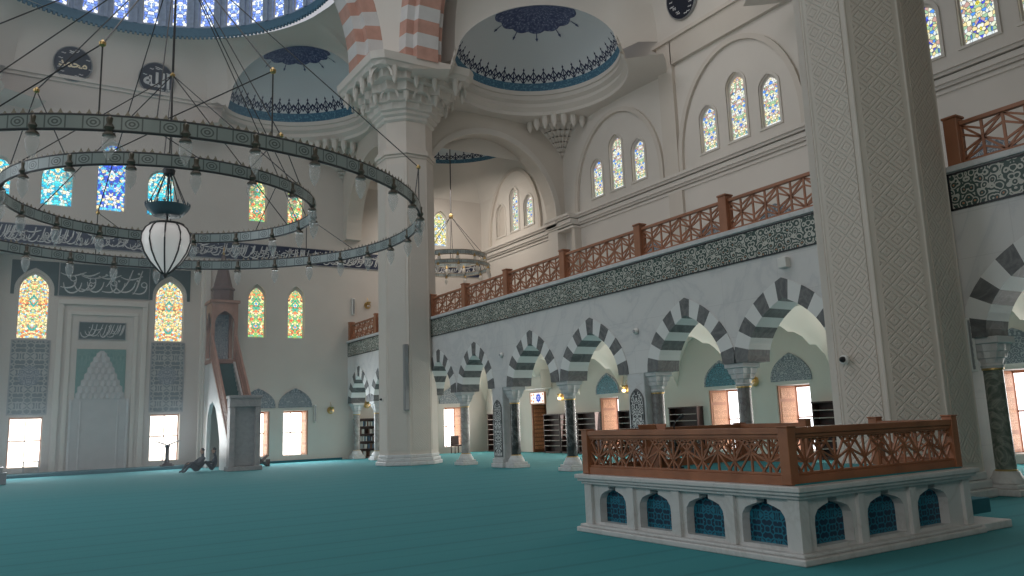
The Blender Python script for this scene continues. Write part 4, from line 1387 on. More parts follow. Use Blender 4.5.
# dark tile spandrels round the two warm windows
for c, lab in ((0.66, 'dark green tile spandrel around the left warm stained glass window'), (6.35, 'dark green tile spandrel around the right warm stained glass window')):
    mb = MB()
    o = Vector(MW(c, 8.0, 0))
    g = lambda u, v, d=0.0: Vector(MW(u+c, v+8.0, d))-o
    out = [(-0.92, 0)]+[(-0.78, 0)]+pointed(0, 0.25, 0.78, 0.98, 8)[::-1]+[(0.78, 0), (0.92, 0), (0.92, 1.55), (-0.92, 1.55)]
    mb.plate(out, [], g, -0.03, 0)
    ob = mb.build('tile_spandrel', M['green_tile'], loc=o)
    tag(ob, lab, 'tile spandrel', 'tile spandrels of the recess windows')
for c, lab in ((0.66, 'grey blue interlace tile panel below the left warm window'), (6.35, 'grey blue interlace tile panel below the right warm window')):
    root = empty('interlace_tilework', MW(c, 2.66, 0), 0, lab, 'tile panel', 'interlace tile panels beside the mihrab')
    g = lambda u, v, d=0.0: Vector((u, d, v))
    mb = MB(); mb.plate(rect(-0.73, 0, 0.73, 3.26), [], g, -0.03, 0); mb.build('interlace_field', M['geo_panel'], root)
    mb = MB(); mb.plate([(0.44*math.cos(2*PI*i/32), 1.68+0.44*math.sin(2*PI*i/32)) for i in range(32)], [], g, -0.05, -0.02)
    mb.build('round_medallion', M['tymp_grey'], root)
    mb = MB()
    for a, b, c2, e in ((-0.76, -0.03, 0.76, 0.02), (-0.76, 3.24, 0.76, 3.29), (-0.76, 0, -0.71, 3.26), (0.71, 0, 0.76, 3.26)): mb.box(a, -0.05, b, c2, 0, e)
    mb.build('border', M['steel'], root)

# ---- mihrab
root = empty('mihrab', (3.5, 41.3, 0), 0, 'pale grey marble mihrab niche with stepped muqarnas hood and green tile spandrels', 'mihrab')
g = lambda u, v, d=0.0: Vector((u, d, v))
hood = []
xs = [1.0, 0.92, 0.80, 0.68, 0.56, 0.45, 0.34, 0.22, 0.10]
zs = [3.35, 3.62, 3.92, 4.2, 4.5, 4.78, 5.02, 5.26, 5.45]
Lf = []
for i in range(len(xs)):
    Lf.append((-xs[i], zs[i]));
    if i+1 < len(xs): Lf.append((-xs[i+1]-0.02, zs[i]+0.02)) if False else Lf.append((-xs[i], zs[i+1]-0.08))
Rt = [(-u, v) for u, v in Lf][::-1]
out = [(-1.15, 0.0), (-1.15, 3.2), (-1.0, 3.35)]+Lf[1:]+[(-0.10, 5.50), (0.10, 5.50)]+Rt[:-1]+[(1.0, 3.35), (1.15, 3.2), (1.15, 0.0)]
# front surround with niche opening
nich = [(-0.72, 0.0), (-0.72, 3.0), (-0.6, 3.3), (-0.45, 3.7), (-0.3, 4.1), (-0.15, 4.5), (0, 4.8), (0.15, 4.5), (0.3, 4.1), (0.45, 3.7), (0.6, 3.3), (0.72, 3.0), (0.72, 0.0)]
mb = MB(); mb.plate(out, [], g, -0.10, 0.0)
mb.build('surround', M['mihrab_stone'], root)
mb = MB(); mb.box(-1.02, -0.12, 3.3, -0.98, -0.05, 3.36)
hl = MB()
for i in range(len(xs)-1):      # tiers of the muqarnas hood
    n = max(2, int(xs[i]*2*4.2))
    for k in range(n):
        u0 = -xs[i]*0.95+k*(2*xs[i]*0.95)/n; u1 = u0+(2*xs[i]*0.95)/n
        um = (u0+u1)/2
        z0, z1 = zs[i]-0.02, zs[i+1]-0.06
        dd = -0.11-0.02*i*0
        hl.face((g(u0, z0, dd), g(um, z0-0.04, dd-0.05), g(um, z1, dd-0.02), g(u0, z1, dd)))
        hl.face((g(um, z0-0.04, dd-0.05), g(u1, z0, dd), g(u1, z1, dd), g(um, z1, dd-0.02)))
        hl.face((g(u0, z0, dd), g(u1, z0, dd), g(um, z0-0.04, dd-0.05)))
hl.build('muqarnas_hood', M['mihrab_stone'], root)
mb = MB()
mb.plate([(-1.02, 3.3), (1.02, 3.3), (1.02, 5.58), (-1.02, 5.58)], [], g, -0.05, 0)
mb.build('tile_spandrel', M['mihrab_tile'], root)
mb = MB()
for u in (-1.22, 1.12): mb.box(u, -0.14, 0, u+0.10, 0, 3.3)
for u in (-0.80, 0.74): mb.box(u, -0.15, 0, u+0.06, -0.08, 3.2)
mb.build('side_colonnette', M['marble_white'], root, bevel=0.01)

# ---- door, window shutters, tympana
def tympanum(fr, uc, v0, a, h, mat, label, group=None):
    o = Vector(fr(uc, v0, 0))
    root = empty('tympanum_panel', o, 0, label, 'tympanum', group)
    g = lambda u, v, d=0.0: Vector(fr(u+uc, v+v0, d))-o
    mb = MB(); mb.plate([(-a, 0), (a, 0)]+pointed(0, 0.12, a, h-0.12, 10), [], g, -0.03, 0); mb.build('tile_field', mat, root)
    A = [(a, 0)]+pointed(0, 0.12, a, h-0.12, 10)+[(-a, 0)]; s = (a+0.07)/a
    B = [(a+0.07, 0)]+pointed(0, 0.12, a+0.07, h-0.12+0.09, 10)+[(-a-0.07, 0)]
    mb = MB()
    for i in range(len(A)-1):
        mb.face((g(*A[i], -0.05), g(*A[i+1], -0.05), g(*B[i+1], -0.05), g(*B[i], -0.05)))
        mb.face((g(*B[i], -0.05), g(*B[i+1], -0.05), g(*B[i+1], 0), g(*B[i], 0)))
        mb.face((g(*A[i], -0.05), g(*A[i+1], -0.05), g(*A[i+1], 0), g(*A[i], 0)))
    mb.build('moulding', M['tymp_grey'], root)
tympanum(OW, 28.85, 2.72, 0.78, 0.86, M['tymp_teal'], 'teal pointed tile tympanum above the carved shutter left of the platform')
tympanum(OW, 21.88, 2.68, 0.80, 0.90, M['tymp_teal'], 'teal pointed tile tympanum seen through the second arch left of the near pillar')
tympanum(OW, 18.6, 2.68, 0.80, 0.90, M['tymp_grey'], 'grey blue pointed tympanum seen through the arch beside the near pillar')
tympanum(OW, 11.1, 2.70, 0.80, 0.88, M['tymp_grey'], 'grey blue pointed tympanum at the right edge beside the near pillar')
tympanum(QW, 12.2, 2.68, 0.78, 0.88, M['tymp_grey'], 'grey tympanum over the ground window right of the minbar')
tympanum(QW, 10.35, 2.68, 0.78, 0.88, M['tymp_grey'], 'grey tympanum over the window half hidden by the minbar')
tympanum(QW, 21.15, 2.72, 0.80, 0.90, M['tymp_grey'], 'grey tympanum over the corner window seen beside the distant pillar')
for y, lab in ((21.9, 'grey tympanum on the gallery wall behind the balustrade, third from the near pillar'), (18.6, 'grey tympanum on the gallery wall behind the balustrade nearest the pillar'), (25.2, 'grey tympanum on the gallery wall behind the balustrade, mid gallery'), (11.0, 'grey tympanum on the gallery wall seen through the right hand balustrade')):
    tympanum(OW, y, 8.1, 0.85, 0.95, M['tymp_grey'], lab, 'gallery tympana')

def shutter(loc, dx, dy, h, label):
    """carved wooden leaf folded back against a reveal, facing -Y (dx) or -X (dy)"""
    root = empty('window_shutter', loc, 0, label, 'shutter', 'carved wooden window shutters')
    mb = MB()
    if dx: mb.box(0, -0.045, 0, dx, 0, h)
    else: mb.box(-0.045, 0, 0, 0, dy, h)
    mb.build('frame', M['frame_wood'], root, bevel=0.01)
    mb = MB()
    for z0, z1 in ((0.08, h*0.22), (h*0.27, h*0.75), (h*0.80, h-0.08)):
        if dx: mb.box(0.10, -0.062, z0, dx-0.10, -0.045, z1)
        else: mb.box(-0.062, 0.10, z0, -0.045, dy-0.10, z1)
    mb.build('carved_panel', M['carved_wood'], root)
for c, w, lab in ((28.82, 1.36, 'glowing orange carved shutter left of the wooden platform'), (21.85, 1.5, 'glowing orange carved shutter above the middle of the platform rail'), (18.58, 1.42, 'orange carved shutter just left of the near pillar'), (11.1, 1.36, 'orange carved shutter at the right edge of the photo')):
    shutter((23.34, c+w/2-0.005, 0.27), 0.92, 0, 2.26, lab)
for c, w, lab in ((10.35, 1.15, 'narrow orange carved shutter beside the minbar'), (12.23, 1.25, 'orange carved shutter in the ground window right of the minbar'), (21.15, 1.15, 'orange carved shutter in the corner window beside the distant pillar')):
    shutter((c+w/2-0.005, 40.04, 0.35), 0, 0.80, 2.16, lab)

# backlit sign over the entrance
root = empty('entrance_sign', (23.25, 34.62, 2.50), 0, 'backlit sign with a blue star rosette above the wooden entrance door', 'sign')
mb = MB(); mb.box(0, -0.66, 0, 0.08, 0.62, 0.54); mb.build('lit_panel', M['sign_glass'], root)
mb = MB()
fr = lambda u, v, d=0.0: Vector((-0.005+d, -u, v))
def starpts(cx, cy, r, k=8, q=0.72): return [(cx+(r if i % 2 == 0 else r*q)*math.cos(PI*i/k), cy+(r if i % 2 == 0 else r*q)*math.sin(PI*i/k)) for i in range(2*k)]
mb.plate(starpts(0.12, 0.27, 0.25), [starpts(0.12, 0.27, 0.10)], fr, -0.01, 0.0)
mb.plate(starpts(0.12, 0.27, 0.06), [], fr, -0.01, 0.0)
mb.plate(starpts(-0.30, 0.27, 0.05), [], fr, -0.01, 0.0)
mb.build('blue_rosette', M['sign_blue'], root)
for cx, cy in ((-0.32, 0.45), (-0.5, 0.42), (-0.34, 0.10), (-0.52, 0.14), (0.52, 0.45), (0.52, 0.10)):
    mb = MB(); mb.plate(starpts(cx, cy, 0.055, 5), [], fr, -0.01, 0)
    mb.build('orange_motif', M['sign_red'], root)
mb = MB(); mb.box(-0.03, -0.70, -0.04, 0.08, 0.66, 0.0); mb.box(-0.03, -0.70, 0.54, 0.08, 0.66, 0.58); mb.box(-0.03, -0.70, 0, 0.08, -0.66, 0.54); mb.box(-0.03, 0.62, 0, 0.08, 0.66, 0.54)
mb.build('frame', M['frame_wood'], root)
# white air-curtain housing above it
root = empty('air_curtain', (22.85, 34.15, 3.25), 0, 'large white rectangular ventilation housing on the wall above the entrance', 'ventilation box')
mb = MB(); mb.box(-0.22, -0.85, 0, 0.45, 0.85, 1.15); mb.build('housing', M['plaster_pale'], root, bevel=0.03)
mb = MB()
for i in range(14): mb.box(-0.235, -0.76+i*0.11, 1.02, -0.22, -0.70+i*0.11, 1.09)
mb.build('vent_slot', M['wood'], root)
mb = MB(); mb.box(-0.24, -0.87, -0.05, 0.45, 0.87, 0.0); mb.box(-0.235, -0.8, 0.55, -0.22, 0.8, 0.57); mb.build('lower_lip', M['white_plastic'], root, bevel=0.02)

# ---- wall sconces: brass shell with two small globes
def sconce(loc, rz, label, lit=True):
    root = empty('wall_sconce', loc, rz, label, 'wall lamp', 'brass wall sconces')
    mb = MB(); mb.lathe([(0.03, -0.02), (0.16, 0.0), (0.19, 0.03), (0.12, 0.05)], 16)
    mb.v = [(x, -z, y) for x, y, z in mb.v]; mb.build('back_plate', M['gold'], root, smooth=True)
    mb = MB(); mb.tube([(0, -0.03, 0), (0, -0.16, -0.04), (0, -0.20, 0.05)], 0.018, 8)
    mb.lathe([(0.02, 0.04), (0.10, 0.10), (0.13, 0.16)], 12, (0, -0.2, 0)); mb.tube([(0, -0.03, 0.1), (0, -0.08, 0.28), (0, -0.02, 0.4)], 0.014, 6)
    mb.build('arm', M['gold'], root, smooth=True)
    mb = MB(); mb.lathe([(0.04, -0.13), (0.085, -0.09), (0.09, -0.04), (0.05, 0.0)], 12, (0, -0.2, 0.0))
    mb.build('globe', M['bulb'] if lit else M['lamp_glass'], root, smooth=True)
    return root
sconce((23.28, 32.4, 2.72), -PI/2, 'lit brass sconce right of the entrance sign')
sconce((23.28, 27.45, 2.85), -PI/2, 'lit brass sconce left of the second carved pier')
sconce((21.9, 39.98, 2.80), 0, 'brass sconce to the right of the corner window', False)
sconce((14.02, 39.98, 2.5), 0, 'brass sconce on the qibla wall right of the ground windows', False)
sconce((16.0, 39.98, 2.75), 0, 'brass sconce above the filled bookcase', False)
sconce((16.05, 39.98, 8.05), 0, 'brass sconce on the gallery wall beside the distant pillar', False)
sconce((23.28, 20.2, 2.75), -PI/2, 'brass sconce beside the mottled column over the platform rail', False)
box_thing('wall_speaker', (13.2, 39.93, 1.9), (0.12, 0.12, 0.9), M['white_plastic'], 'slim white speaker on the qibla wall beside the sconce', 'speaker', extra=grille(0.08, 0.9, M['steel'], -0.065))
box_thing('wall_speaker', (15.25, 39.93, 7.5), (0.16, 0.12, 0.9), M['white_plastic'], 'slim speaker on the gallery wall above the short balustrade', 'speaker', extra=grille(0.1, 0.9, M['steel'], -0.065))
box_thing('wall_speaker', (8.0, 39.82, 4.6), (0.18, 0.2, 0.45), M['black'], 'small black speaker on the moulding left of the minbar', 'speaker', extra=grille(0.14, 0.45, M['steel'], -0.105))

# ---- shelves
def rack(loc, w, h, d, rz, label, rows, group, mat='wood_dark', fill=False):
    root = empty('shoe_rack' if not fill else 'bookcase', loc, rz, label, 'shoe rack' if not fill else 'bookcase', group)
    mb = MB()
    for x in (-w/2, w/2-0.05): mb.box(x, 0, 0, x+0.05, d, h)
    mb.box(-w/2, d-0.03, 0, w/2, d, h); mb.box(-w/2-0.02, -0.02, h, w/2+0.02, d, h+0.05); mb.box(-w/2, 0, 0, w/2, d, 0.08)
    mb.build('carcass', M[mat], root)
    for i in range(1, rows):
        z = 0.08+i*(h-0.08)/rows
        mb = MB(); mb.box(-w/2+0.05, -0.01, z, w/2-0.05, d-0.03, z+0.03); mb.build('shelf', M['shelf_edge'] if not fill else M[mat], root)
    return root
M['shelf_edge'] = mk_plain('pale_shelf_edge', (0.42, 0.34, 0.30), 0.5)
for i, (y, lab) in enumerate(((33.0, 'dark shoe rack right beside the wooden entrance door'), (31.55, 'dark shoe rack, second from the entrance door'), (30.15, 'dark shoe rack just left of the teal tympanum window'))):
    rack((22.95, y, 0), 1.38, 1.86, 0.34, -PI/2, lab, 7, 'dark open shoe racks')
rack((22.95, 27.35, 0), 0.9, 1.86, 0.34, -PI/2, 'dark shoe rack right of the glowing shutter, behind the sconce', 7, 'dark open shoe racks')
rack((22.95, 23.75, 0), 1.6, 1.90, 0.34, -PI/2, 'dark shoe rack above the platform rail left of the second teal tympanum', 7, 'dark open shoe racks')
rack((22.95, 16.75, 0), 1.7, 1.86, 0.34, -PI/2, 'dark shoe rack touching the left edge of the near pillar', 7, 'dark open shoe racks')
rack((22.95, 38.7, 0), 1.2, 2.02, 0.34, -PI/2, 'dark shoe rack in the far corner left of the first carved pier', 7, 'dark open shoe racks')
rack((22.95, 37.4, 0), 1.2, 2.02, 0.34, -PI/2, 'dark shoe rack half hidden by the first carved pier', 7, 'dark open shoe racks')
rack((15.86, 39.62, 0), 1.2, 1.98, 0.36, 0, 'dark bookcase filled with books in the corner left of the distant pillar', 5, None, 'wood_dark', True)
cols = [mk_plain('book_%s' % n, c, 0.7) for n, c in (('grey', (0.30, 0.33, 0.34)), ('white', (0.55, 0.55, 0.52)), ('brown', (0.12, 0.06, 0.04)), ('blue', (0.07, 0.13, 0.2)))]
protos = []
for mt in cols:
    mb = MB(); mb.box(-0.03, 0, 0, 0.03, 0.2, 0.27); me = mb.build('book', mt).data
    protos.append(me)
for o in [o for o in bpy.data.objects if o.name.startswith('book') and not o.name.startswith('bookcase')]:
    bpy.data.objects.remove(o)
rb = random.Random(5)
for row in range(5):
    z = 0.11+row*(1.98-0.08)/5
    x = 15.33
    while x < 16.38:
        if rb.random() < 0.78:
            o = bpy.data.objects.new('book', protos[rb.choice([0, 1, 1, 2, 2, 3])]); COL.objects.link(o)
            o.location = (x, 39.68, z); o.scale = (1, 1, rb.uniform(0.8, 1.0))
            tag(o, 'book standing in a row inside the dark corner bookcase', 'book', 'books in the corner bookcase')
        x += 0.075

# ---- marble platform with wooden balustrade in front of the near pillar
X0, Y0, X1, Y1 = 7.2, 5.8, 10.55, 9.58
root = empty('raised_platform', (X0, Y0, 0), 0, 'white marble platform with teal niches and a carved wooden balustrade, in the right foreground', 'platform')
LX, LY = X1-X0, Y1-Y0
mb = MB(); mb.box(-0.10, -0.10, 0, LX+0.10, LY+0.10, 0.07); mb.box(-0.06, -0.06, 0.07, LX+0.06, LY+0.06, 0.11)
mb.build('plinth', M['marble_white'], root, bevel=0.015)
mb = MB(); mb.box(-0.03, -0.03, 0.67, LX+0.03, LY+0.03, 0.71); mb.box(-0.07, -0.07, 0.71, LX+0.07, LY+0.07, 0.75); mb.box(-0.10, -0.10, 0.75, LX+0.10, LY+0.10, 0.81)
mb.build('cornice', M['marble_white'], root, bevel=0.012)
mb = MB(); mb.box(0.05, 0.05, 0.81, LX-0.05, LY-0.05, 0.825); mb.build('carpet', M['carpet'], root)
mb = MB(); mb.box(0.30, 0.30, 0.1, LX-0.30, LY-0.30, 0.67); mb.build('core', M['marble_white'], root)
def side(fr, L, niches):
    mb = MB()
    holes = []
    for a, b in niches:
        c = (a+b)/2; w = (b-a)/2-0.03
        holes.append([(c-w, 0.15), (c+w, 0.15), (c+w, 0.40), (c+w*0.97, 0.47), (c+w*0.80, 0.54), (c+w*0.52, 0.575), (c+0.075, 0.60), (c+0.075, 0.65), (c-0.075, 0.65), (c-0.075, 0.60), (c-w*0.52, 0.575), (c-w*0.80, 0.54), (c-w*0.97, 0.47), (c-w, 0.40)])
    mb.plate(rect(0.1, 0.11, L-0.1, 0.67), holes, fr, 0.045, 0.22)
    for h in holes: pass
    mb.build('niche_wall', M['marble_white'], root)
    mb = MB()        # pilasters framing the recessed fields
    edges_ = [0.0]+[q for n in niches for q in (n[0]-0.045, n[1]+0.045)]+[L]
    for i in range(2, len(edges_)-2, 2):
        mb = MB()
        mb.prism(rect(edges_[i], 0.11, edges_[i+1], 0.67), fr, 0.0, 0.05)
        mb.build('pilaster', M['marble_white'], root, bevel=0.006)
    for a, b in niches:
        mb = MB(); mb.plate(rect(a, 0.12, b, 0.67), [], fr, 0.17, 0.2)
        mb.build('teal_grille', M['niche'], root)
fl_ = lambda u, v, d=0.0: Vector((d, u, v))
side(fl_, LY, [(0.20, 0.88), (1.10, 1.78), (2.00, 2.66), (2.88, 3.52)])
ff_ = lambda u, v, d=0.0: Vector((u, d, v))
side(ff_, LX, [(0.26, 0.98), (1.20, 1.98), (2.20, 2.92)])
side(lambda u, v, d=0.0: Vector((u, LY-d, v)), LX, [(0.26, 0.98), (1.20, 1.98), (2.20, 2.92)])
side(lambda u, v, d=0.0: Vector((LX-d, u, v)), LY, [(0.20, 0.88), (2.88, 3.52)])
for cx0, cx1 in ((0, 0.155), (LX-0.155, LX)):
    for cy0, cy1 in ((0, 0.155), (LY-0.155, LY)):
        mb = MB(); mb.box(cx0, cy0, 0.11, cx1, cy1, 0.67); mb.build('corner_pilaster', M['marble_white'], root, bevel=0.006)
def wood_side(A, B, posts=True, n=None):
    A, B = Vector(A), Vector(B)
    d = (B-A).normalized(); L = (B-A).length
    nrm = Vector((d.y, -d.x, 0))
    z0, z1 = 0.81, 1.43
    P = lambda u, z, k=0.0: A+d*u+nrm*k+Vector((0, 0, z))
    mb = MB()
    mb.bar(P(0, z0+0.05), P(L, z0+0.05), 0.10, 0.10, (0, 0, 1)); mb.bar(P(0, z0+0.115), P(L, z0+0.115), 0.06, 0.03, (0, 0, 1))
    mb.build('bottom_rail', M['wood_plat'], root, bevel=0.006)
    mb = MB()
    mb.bar(P(0, z1-0.035), P(L, z1-0.035), 0.12, 0.07, (0, 0, 1)); mb.bar(P(0, z1-0.09), P(L, z1-0.09), 0.08, 0.04, (0, 0, 1)); mb.bar(P(0, z1-0.12), P(L, z1-0.12), 0.06, 0.02, (0, 0, 1))
    mb.build('top_rail', M['wood_plat'], root, bevel=0.006)
    mb = MB()
    a, b = z0+0.13, z1-0.13
    H = b-a
    n = n or max(2, round(L/0.52)); p = L/n
    kk = 0
    def ln(u0, v0, u1, v1, k=0.0):
        if u0 < 0 or u1 < 0 or u0 > L or u1 > L:
            if u1 == u0: return
            for lim in (0, L):
                if (u0-lim)*(u1-lim) < 0:
                    t = (lim-u0)/(u1-u0); vm = v0+(v1-v0)*t
                    if (u0 < 0) or (u0 > L): u0, v0 = lim, vm
                    else: u1, v1 = lim, vm
            if max(u0, u1) > L+1e-6 or min(u0, u1) < -1e-6: return
        mb.bar(P(u0, a+v0*H, k), P(u1, a+v1*H, k), 0.022, 0.022, nrm)
    for i in range(n+1):
        u = i*p
        ln(u, 0, u, 1); ln(u+p/2, 0, u+p/2, 1, .001)
        ln(u, 0.62, u+p/2, 0.30, .002); ln(u+p/2, 0.30, u+p, 0.62, .002)
        ln(u, 0.62, u+p*0.30, 1, .003); ln(u, 0.62, u-p*0.30, 1, .003)
        ln(u, 0.62, u+p*0.36, 0, .004); ln(u, 0.62, u-p*0.36, 0, .004)
        ln(u+p/2, 0.30, u+p*0.5+p*0.34, 1, .005); ln(u+p/2, 0.30, u+p*0.5-p*0.34, 1, .005)
        ln(u+p/2, 0.30, u+p*0.5+p*0.2, 0, .006); ln(u+p/2, 0.30, u+p*0.5-p*0.2, 0, .006)
        ln(u-p*0.15, 1, u+p*0.15, 0.82, .007); ln(u+p*0.15, 1, u-p*0.15, 0.82, .007)
    mb.build('lattice_panel', M['wood_plat'], root, weld=False, recalc=False)
def wpost(x, y, h=1.46):
    mb = MB(); mb.box(x-0.068, y-0.068, 0.815, x+0.068, y+0.068, h-0.02); mb.box(x-0.078, y-0.078, h-0.02, x+0.078, y+0.078, h)
    mb.build('post', M['wood_plat'], root, bevel=0.008)
q = 0.06; qy = 0.13
wood_side((q, LY-q, 0), (q, qy, 0)); wood_side((q, qy, 0), (LX-q, qy, 0)); wood_side((LX-q, LY-q, 0), (q, LY-q, 0))
wood_side((LX-q, qy, 0), (LX-q, 1.2, 0)); wood_side((LX-q, 2.4, 0), (LX-q, LY-q, 0))
for x, y, h in ((q, qy, 1.45), (q, LY-q, 1.45), (LX-q, qy, 1.49), (LX-q, LY-q, 1.45), (LX-q, 1.2, 1.49), (LX-q, 2.4, 1.49)): wpost(x, y, h)
# slab and carpeted steps at its right end
mb = MB(); mb.box(10.66, 5.74, 0, 11.35, 8.6, 0.10); slab = mb.build('floor_slab', M['marble_white'], kind='structure', bevel=0.015)
root2 = empty('carpeted_steps', (10.68, 6.3, 0.10), 0, 'teal carpeted steps at the right end of the marble platform', 'steps')
mb = MB(); mb.box(0, 0, 0, 1.25, 1.9, 0.20); mb.build('step', M['qstep'], root2, bevel=0.01)
mb = MB(); mb.box(0, 0.15, 0.20, 0.75, 1.75, 0.42); mb.build('step', M['qstep'], root2, bevel=0.01)
# microphone on a small stand on the platform
root = empty('microphone_stand', (8.55, 9.05, 0.825), 0, 'thin black microphone on a small stand behind the platform rail', 'microphone')
mb = MB(); mb.lathe([(0.11, 0), (0.11, 0.02), (0.02, 0.035)], 16); mb.build('base', M['black'], root)
mb = MB(); mb.tube([(0, 0, 0.02), (0, 0, 0.62), (0.05, 0.02, 0.70), (0.16, 0.04, 0.74)], 0.010, 8); mb.build('stem', M['black'], root, smooth=True)
mb = MB(); mb.tube([(0.15, 0.04, 0.735), (0.25, 0.055, 0.775)], [0.016, 0.026], 10); mb.build('head', M['black'], root, smooth=True)
root = empty('book_rest', (8.25, 9.2, 0.825), 0.3, 'small folded wooden book rest behind the platform rail', 'book rest')
for s_ in (1, -1):
    mb = MB(); mb.bar((-0.16*s_, 0, 0), (0.16*s_, 0, 0.66), 0.30, 0.02, (0, 0, 1)); mb.build('leaf', M['wood_plat'], root)

# ---- minbar (pulpit) with its stair
root = empty('minbar', (8.37, 34.4, 0), 0, 'tall rose-wood and marble minbar with a pointed spire standing against the qibla wall', 'minbar')
mb = MB()
w = 0.58
sidepts = [(0.25, 0.0), (5.45, 0.0), (5.45, 5.1), (4.2, 5.1), (0.25, 1.2)]
FY = lambda u, v, d=0.0: Vector((-w+d, u, v))
archh = [(1.9, 0.0)]+[(x, z) for x, z in ((1.95, 1.2), (2.3, 1.9), (2.9, 2.65), (3.5, 2.95), (4.1, 2.85), (4.5, 2.4), (4.65, 1.6))]+[(4.65, 0.0)]
out = [(0.25, 0), (1.9, 0)]+archh[1:-1]+[(4.65, 0), (5.45, 0), (5.45, 5.1), (4.2, 4.9), (0.25, 1.1)]
mb.plate(out, [], FY, 0, 0.16, back=True)
mb.plate(out, [], lambda u, v, d=0.0: Vector((w-d, u, v)), 0, 0.16, back=True)
mb.build('side_wall', M['marble_white'], root)
mb = MB()
for i in range(22):
    y0 = 0.35+i*0.18; z0 = 0.2+i*0.215
    mb.box(-w+0.16, y0, 0 if i < 3 else z0-0.35, w-0.16, y0+0.19, z0)
mb.build('stair', M['minbar_cloth'], root)
for s_ in (-1, 1):
    mb = MB()
    mb.bar((s_*(w-0.04), 0.1, 1.75), (s_*(w-0.04), 4.2, 6.05), 0.10, 0.10, (1, 0, 0)); mb.bar((s_*(w-0.04), 0.2, 1.05), (s_*(w-0.04), 4.2, 5.15), 0.12, 0.12, (1, 0, 0))
    mb.build('handrail', M['wood_minbar'], root, bevel=0.01)
    mb = MB()
    for i in range(22):
        y = 0.3+i*0.18; z = 1.15+i*0.183
        mb.bar((s_*(w-0.04), y, z), (s_*(w-0.04), y, z+0.72), 0.09, 0.05, (1, 0, 0))
        mb.bar((s_*(w-0.04), y, z+0.36), (s_*(w-0.04), y+0.18, z+0.56), 0.05, 0.05, (1, 0, 0))
    mb.build('carved_balusters', M['wood_minbar'], root)
mb = MB()       # front portal block with cornice
mb.box(-w-0.05, -0.12, 0.18, -w+0.17, 0.35, 2.6); mb.box(w-0.17, -0.12, 0.18, w+0.05, 0.35, 2.6); mb.box(-w-0.06, -0.13, 2.6, w+0.06, 0.36, 2.96)
mb.box(-w-0.10, -0.18, 2.95, w+0.10, 0.42, 3.08); mb.box(-w-0.12, -0.25, 0, w+0.12, 0.45, 0.18)
mb.build('portal', M['minbar_stone'], root, bevel=0.02)
mb = MB(); mb.box(-w+0.17, 0.05, 0.2, w-0.17, 0.10, 2.6)
mb.build('curtain', M['cloth_curtain'], root)
mb = MB()       # kiosk on four posts with arches and a spire
ky = 4.75
for sx in (-1, 1):
    for sy in (-1, 1):
        mb.box(sx*0.52-0.08, ky+sy*0.52-0.08, 4.9, sx*0.52+0.08, ky+sy*0.52+0.08, 6.5)
mb.box(-0.62, ky-0.62, 4.75, 0.62, ky+0.62, 4.95)
mb.build('kiosk_posts', M['wood_minbar'], root, bevel=0.015)
mb = MB()
for fr_ in (lambda u, v, d=0.0: Vector((u, ky-0.615+d, v)), lambda u, v, d=0.0: Vector((u, ky+0.615-d, v)), lambda u, v, d=0.0: Vector((-0.60+d, ky+u, v)), lambda u, v, d=0.0: Vector((0.60-d, ky+u, v))):
    mb.plate([(-0.60, 6.4), (-0.44, 6.4)]+pointed(0, 6.6, 0.44, 0.62, 8)[::-1]+[(0.44, 6.4), (0.60, 6.4), (0.60, 7.62), (-0.60, 7.62)], [], fr_, 0, 0.08, back=True)
mb.box(-0.68, ky-0.68, 7.62, 0.68, ky+0.68, 7.74)
mb.build('kiosk_arches', M['wood_minbar'], root)
mb = MB(); mb.box(-0.42, ky+0.50, 4.95, 0.42, ky+0.54, 7.2); mb.build('back_screen', M['tymp_grey'], root)
mb = MB(); mb.lathe([(0.50, 7.74), (0.50, 8.25), (0.56, 8.28), (0.56, 8.36), (0.44, 8.45), (0.24, 9.35), (0.08, 10.0), (0.03, 10.05)], 8, (0, ky, 0), PI/8)
mb.build('spire', M['wood_spire'], root)
mb = MB(); mb.lathe([(0.02, 10.0), (0.07, 10.10), (0.02, 10.2), (0.05, 10.28), (0.01, 10.45)], 10, (0, ky, 0)); mb.build('finial', M['gold'], root, smooth=True)

# lectern by the right recess window, low seat at the left edge, small rest by the minbar
root = empty('preaching_lectern', (6.33, 40.3, 0.13), 0, 'tall wooden lectern with winged book rest in front of the right recess window', 'lectern')
mb = MB(); mb.box(-0.28, -0.22, 0, 0.28, 0.22, 0.07); mb.box(-0.20, -0.16, 0.07, 0.20, 0.16, 0.14); mb.build('foot', M['wood_dark'], root, bevel=0.01)
mb = MB(); mb.lathe([(0.12, 0.14), (0.09, 0.3), (0.085, 0.8), (0.13, 0.95)], 8); mb.build('stem', M['wood_dark'], root)
mb = MB(); mb.bar((0, 0, 0.95), (-0.50, 0, 1.14), 0.36, 0.04, (0, 0, 1)); mb.bar((0, 0, 0.95), (0.50, 0, 1.14), 0.36, 0.04, (0, 0, 1)); mb.build('book_rest', M['wood_dark'], root)
root = empty('sermon_bench', (-0.35, 34.9, 0), 0, 'low grey wooden seat base at the far left edge of the photo', 'seat')
mb = MB(); mb.box(-0.75, -0.4, 0, 0.42, 0.5, 0.42); mb.build('base', M['seat_grey'], root, bevel=0.02)
mb = MB(); mb.box(-0.75, -0.35, 0.42, 0.30, 0.45, 0.62); mb.bar((-0.75, -0.35, 0.6), (-0.75, -0.35, 1.2), 0.05, 0.05); mb.build('side_panel', M['steel'], root, bevel=0.02)
root = empty('book_rest', (9.75, 36.9, 0), 0.2, 'small dark folding book rest on the carpet right of the minbar', 'book rest')
